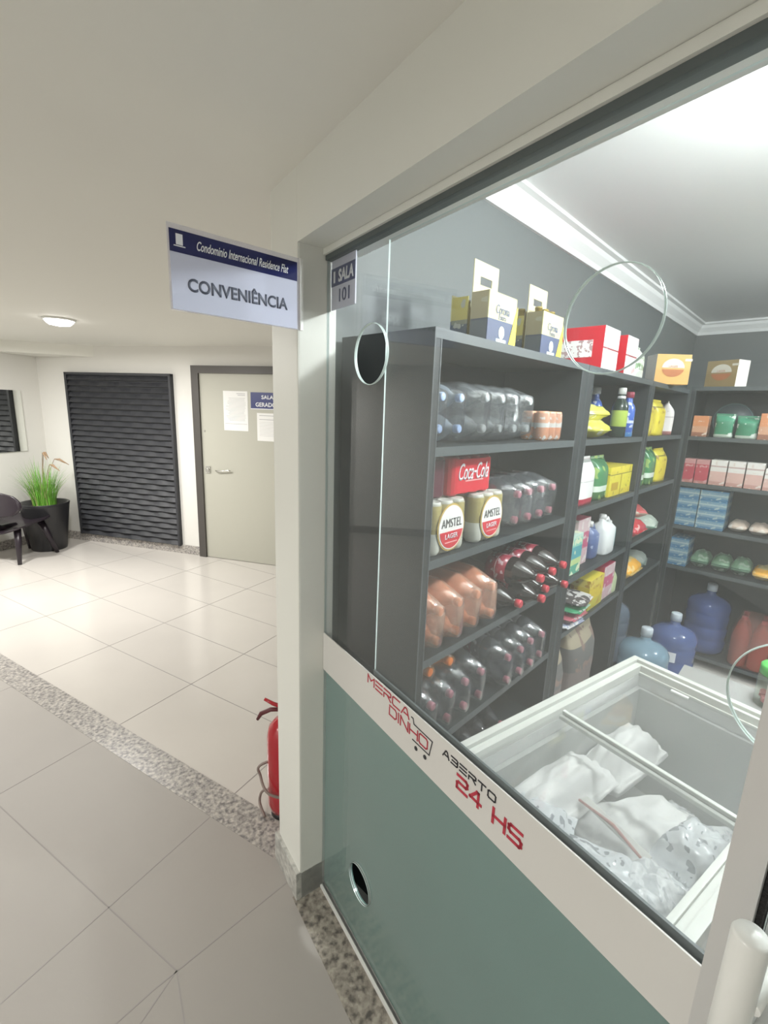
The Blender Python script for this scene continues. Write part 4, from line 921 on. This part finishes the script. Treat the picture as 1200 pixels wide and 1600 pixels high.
# ---- water jugs
def jug(label, loc, tint, body, k=1, labelband=False):
    t = thing('water_jug', label, 'water jug', loc, 0, 'large refillable water jugs')
    prof = [(0, .10), (.01, .125), (.03, .134), (.10, .134), (.108, .129), (.118, .134), (.19, .134), (.198, .129), (.208, .134), (.28, .134), (.288, .130), (.298, .134), (.345, .132), (.375, .115), (.395, .08), (.408, .040), (.42, .028), (.45, .027)]
    bm = bmesh.new(); lathe(bm, [(h * k, r * k) for h, r in prof], 36)
    mt = clear_mat('jug_' + body[0], tint, body[1], .62, .08, 1.45)
    obj('jug_body', bm, mt, t)
    bm = bmesh.new(); lathe(bm, [(.44 * k, .031), (.485 * k, .031), (.49 * k, .027), (.491 * k, .004)], 24); obj('cap', bm, pm('jug_cap', (.60, .66, .72), .4), t)
    if labelband:
        bm = bmesh.new(); n = 8; a0 = R(-95)
        p = [(.1355 * math.cos(a0 + .07 * i), .1355 * math.sin(a0 + .07 * i)) for i in range(n)]; q = [(.1365 * x / .1355, .1365 * y / .1355) for x, y in p]
        prism(bm, p + q[::-1], .21, .275); obj('paper_label', bm, M_WHITE, t)
    return t
jug('pale blue water jug standing nearest, beside the freezer corner', (-.60, 2.92, 0), (.72, .84, .92), ('pale', (.30, .46, .58)))
jug('darker blue water jug with white label standing behind the pale one', (-.53, 3.30, 0), (.42, .50, .80), ('blue', (.12, .18, .42)), labelband=True)
jug('deep blue water jug standing inside the back shelving unit', (-.44, 3.865, .08), (.38, .45, .78), ('deep', (.08, .13, .36)))
jug('greyish water jug in the shade at the bottom of the corner bay', (-.905, 3.20, .08), (.55, .64, .72), ('grey', (.16, .21, .28)))

# red bottle packs at the bottom of the back unit
t = thing('bottle_pack', 'upright red soda bottle pack at the bottom right of the back unit', 'bottle pack', (-.12, 3.88, .08))
bm = bmesh.new(); lathe(bm, [(.0, .045), (.01, .052), (.20, .052), (.27, .035), (.31, .014), (.335, .014)], 18); me = mesh('bottle', bm, pm('guarana_red', (.40, .08, .06), .15, coat=.4))
bm = bmesh.new(); lathe(bm, [(.32, .0155), (.342, .0155), (.344, .012)], 14); mc = mesh('cap', bm, C_RED)
for i in range(3):
    for j in range(2):
        b = obj('bottle', me, None, t, (-.106 + .106 * i, -.1 + .106 * j, 0)); obj('cap', mc, None, b)
bm = bmesh.new(); vs = [bm.verts.new((-.106 + .212 * i + .055 * math.cos(a * PI / 6), -.1 + .106 * j + .055 * math.sin(a * PI / 6), z)) for i in (0, 1) for j in (0, 1) for a in range(12) for z in (.002, .24)]
vs += [bm.verts.new((-.106 + .212 * i + .02 * math.cos(a * PI / 6), -.1 + .106 * j + .02 * math.sin(a * PI / 6), .35)) for i in (0, 1) for j in (0, 1) for a in range(12)]
r = bmesh.ops.convex_hull(bm, input=vs); bmesh.ops.delete(bm, geom=list({g for g in r['geom_interior'] + r['geom_unused'] if isinstance(g, bmesh.types.BMVert)}), context='VERTS')
obj('shrink_film', bm, clear_mat('film_red', (.9, .75, .72), (.6, .25, .2), .25, .1, 1.35, bump=.8), t)

# ---------------------------------------------------------------- chest freezer in the glass frame
fz = thing('chest_freezer', 'white chest freezer with sliding glass lids behind the glass front', 'freezer', (.50, .045, 0), M=GM)
FW, FL, FH = .52, .90, .865
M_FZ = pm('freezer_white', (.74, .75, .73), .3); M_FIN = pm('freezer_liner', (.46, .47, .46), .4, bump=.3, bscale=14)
bm = bmesh.new()
for (x0, x1, y0, y1) in ((0, .04, 0, FL), (FW - .04, FW, 0, FL), (.04, FW - .04, 0, .04), (.04, FW - .04, FL - .04, FL)): box(bm, x0, x1, y0, y1, .03, FH - .02)
box(bm, .04, FW - .04, .04, FL - .04, .03, .08); obj('cabinet', bm, M_FZ, fz)
bm = bmesh.new()
for (x0, x1, y0, y1) in ((.041, .055, .041, FL - .041), (FW - .055, FW - .041, .041, FL - .041), (.055, FW - .055, .041, .055), (.055, FW - .055, FL - .055, FL - .041)): box(bm, x0, x1, y0, y1, .45, FH - .06)
box(bm, .041, FW - .041, .041, FL - .041, .43, .45); obj('inner_liner', bm, M_FIN, fz)
def frame(bm, x0, x1, y0, y1, w_, z0, z1, bev=0):
    for (a, b, c, d) in ((x0, x0 + w_, y0, y1), (x1 - w_, x1, y0, y1), (x0 + w_, x1 - w_, y0, y0 + w_), (x0 + w_, x1 - w_, y1 - w_, y1)): box(bm, a, b, c, d, z0, z1, bev=bev)
bm = bmesh.new(); frame(bm, -.006, FW + .006, -.006, FL + .006, .020, FH - .02, FH + .016, .003); frame(bm, .014, FW - .014, .014, FL - .014, .014, FH - .02, FH + .004, .002); frame(bm, .028, FW - .028, .028, FL - .028, .012, FH - .02, FH + .012, .002)
obj('rim', bm, pm('freezer_rim', (.60, .61, .57), .3), fz)
M_LID = clear_mat('lid_glass', (.96, .96, .955), (.75, .76, .74), .08, .01, 1.45)
def lid(y0, y1, z, hl):
    bm = bmesh.new(); box(bm, .036, FW - .036, y0, y1, z, z + .005); l = obj('sliding_lid', bm, M_LID, fz)
    bm = bmesh.new()
    for (a, b) in ((y0 - .002, y0 + .009), (y1 - .009, y1 + .002)): box(bm, .036, FW - .036, a, b, z - .003, z + .008, bev=.002)
    obj('lid_frame', bm, pm('lid_profile', (.60, .62, .58), .3), l)
    bm = bmesh.new()
    for x in (.15,): box(bm, x, x + .05, hl, hl + .010, z + .006, z + .012, bev=.002)
    obj('lid_handle', bm, M_ALUW, l)
    return l
lid(.036, .445, FH - .008, .06); lid(.425, FL - .036, FH - .018, FL - .07)
for x in (.05, FW - .05):
    pass
bm = bmesh.new()
for x in (.05, FW - .05):
    for y in (.06, FL - .06): lathe(bm, [(0, .02), (.03, .02)], 12, at=(x, y, 0))
obj('feet', bm, M_BLK, fz)

# bags of ice and frozen food
M_ICE = bands('ice_bag', [(0, (.70, .73, .76)), (.5, (.80, .82, .84))], .18, blotch=(.58, .61, .64), bscale=45, bthr=.55, bump=1.6)
M_ICEP = bands('ice_bag_print', [(0, (.66, .69, .73)), (.5, (.72, .75, .78))], .16, blotch=(.28, .30, .34), bscale=42, bthr=.60, bump=1.0)
M_ICEW = pm('frosted_bag_white', (.82, .82, .81), .45, bump=.6, bscale=25)
def ice_bag(label, x, y, z, rz, lx, ly, lz, mt, seed):
    t = thing('ice_bag', label, 'ice bag', (.50 + x, .045 + y, z), rz, 'bags inside the freezer', M=GM); rd = random.Random(seed); bm = bmesh.new()
    bmesh.ops.create_cube(bm, size=1); bmesh.ops.subdivide_edges(bm, edges=list(bm.edges), cuts=15, use_grid_fill=True)
    from mathutils import noise
    for v in bm.verts:
        X, Y, Z = [c * 2 for c in v.co]
        x2 = X * math.sqrt(max(0, 1 - Y * Y * .15 - Z * Z * .3)); y2 = Y * math.sqrt(max(0, 1 - X * X * .15 - Z * Z * .3)); z2 = Z * (1 - .75 * max(abs(X), abs(Y)) ** 4)
        n_ = noise.noise(Vector((X * 3 + seed, Y * 3, Z * 2))) * .12 + noise.noise(Vector((X * 8 + seed, Y * 8, Z))) * .05
        v.co = (x2 * lx / 2 * (1 + n_ * .3), y2 * ly / 2 * (1 + n_ * .3), max(0, (z2 + 1) * lz / 2 * (1 + n_ * (Z > 0))))
    for f in bm.faces: f.smooth = True
    obj('bag_body', bm, mt, t)
    bm = bmesh.new(); k = []
    for i in range(9):
        a = lx * .42 + lx * .16 * i / 8
        k.append(a)
    ring = [[bm.verts.new((a, -ly * .34 * (1 - i * .07) + ly * .68 * (1 - i * .07) * j / 10, lz * .45 + .006 * math.sin(j * 2.1 + i) + s_)) for j in range(11)] for s_ in (0, .0015) for i, a in enumerate(k)]
    A, Bq = ring[:9], ring[9:]
    for g in (A, Bq):
        for i in range(8):
            for j in range(10): bm.faces.new((g[i][j], g[i + 1][j], g[i + 1][j + 1], g[i][j + 1]))
    obj('gathered_end', bm, mt, t)
    return t
ib = [('plain white frosted bag lying lengthwise at the left wall of the freezer', .125, .30, .63, PI / 2, .44, .14, .15, M_ICEW),
      ('white frosted bag under the lid divider at the freezer left', .13, .64, .60, PI / 2, .30, .14, .16, M_ICEW),
      ('white lumpy bag in the middle of the freezer', .29, .44, .60, 1.2, .32, .19, .13, M_ICEW),
      ('printed clear ice bag nearest the glass on the left', .17, .15, .66, 1.9, .24, .17, .12, M_ICEP),
      ('printed clear ice bag nearest the glass in the middle', .31, .17, .66, .5, .27, .17, .12, M_ICEP),
      ('clear ice bag nearest the glass on the right', .385, .21, .64, 1.4, .27, .14, .13, M_ICE),
      ('clear ice bag at the right under the lid divider', .39, .46, .62, 1.5, .24, .14, .12, M_ICEP),
      ('clear bag lying low at the far right of the freezer', .37, .70, .46, .9, .24, .16, .12, M_ICE),
      ('clear bag lying low in the far middle of the freezer', .25, .74, .46, 1.4, .16, .12, .08, M_ICE),
      ('white bag buried near the glass', .26, .20, .50, 0, .36, .26, .17, M_ICEW), ('white bag buried in the middle', .26, .48, .47, 0, .36, .24, .14, M_ICEW),
      ('white bag at the very bottom of the freezer', .26, .30, .45, 0, .38, .40, .06, M_ICEW)]
for i, a in enumerate(ib): ice_bag(*a, i + 1)
t = thing('frozen_packet', 'thin red banded packet lying across the white freezer bags', 'packet', (.50 + .27, .045 + .31, .735), R(-10), M=GM)
bm = bmesh.new(); tube(bm, [(-.09, 0, .004), (0, .012, .010), (.09, 0, .006)], [.003, .004, .003], 6); obj('red_edge', bm, pm('faded_red', (.50, .22, .20), .5), t)
bm = bmesh.new(); box(bm, -.09, .09, .004, .028, 0, .006, bev=.002); obj('packet_body', bm, pm('packet_pale', (.60, .60, .57), .4), t)

# low grey counter behind the freezer, with a jar
t = thing('grey_counter', 'plain grey low counter standing behind the freezer', 'counter', (-.245, 1.72, 0))
bm = bmesh.new(); box(bm, -.012, .86, -.02, .20, .775, .80, bev=.002); obj('counter_top', bm, pm('counter_grey', (.30, .30, .29), .5), t)
bm = bmesh.new(); box(bm, 0, .85, -.01, .19, 0, .775); obj('counter_body', bm, pm('counter_body_grey', (.30, .30, .30), .5), t)
t = thing('candy_jar', 'clear jar with green lid and pink sweets on the grey counter', 'jar', (.0, 1.83, .80))
bm = bmesh.new(); lathe(bm, [(0, .04), (.004, .047), (.10, .047), (.11, .042)], 28); obj('jar_body', bm, clear_mat('jar_clear', (.9, .93, .9), (.7, .8, .7), .15), t)
bm = bmesh.new(); lathe(bm, [(.108, .046), (.135, .046), (.14, .042), (.141, .003)], 28); obj('lid', bm, pm('lid_green', (.12, .50, .12), .35), t)
bm = bmesh.new(); rd = random.Random(4)
for _ in range(26): bmesh.ops.create_icosphere(bm, subdivisions=1, radius=.011, matrix=Matrix.Translation((rd.uniform(-.028, .028), rd.uniform(-.028, .028), .013 + rd.uniform(0, .045))))
c = obj('sweets', bm, pm('sweet_pink', (.65, .22, .25), .4), t); c['kind'] = 'stuff'
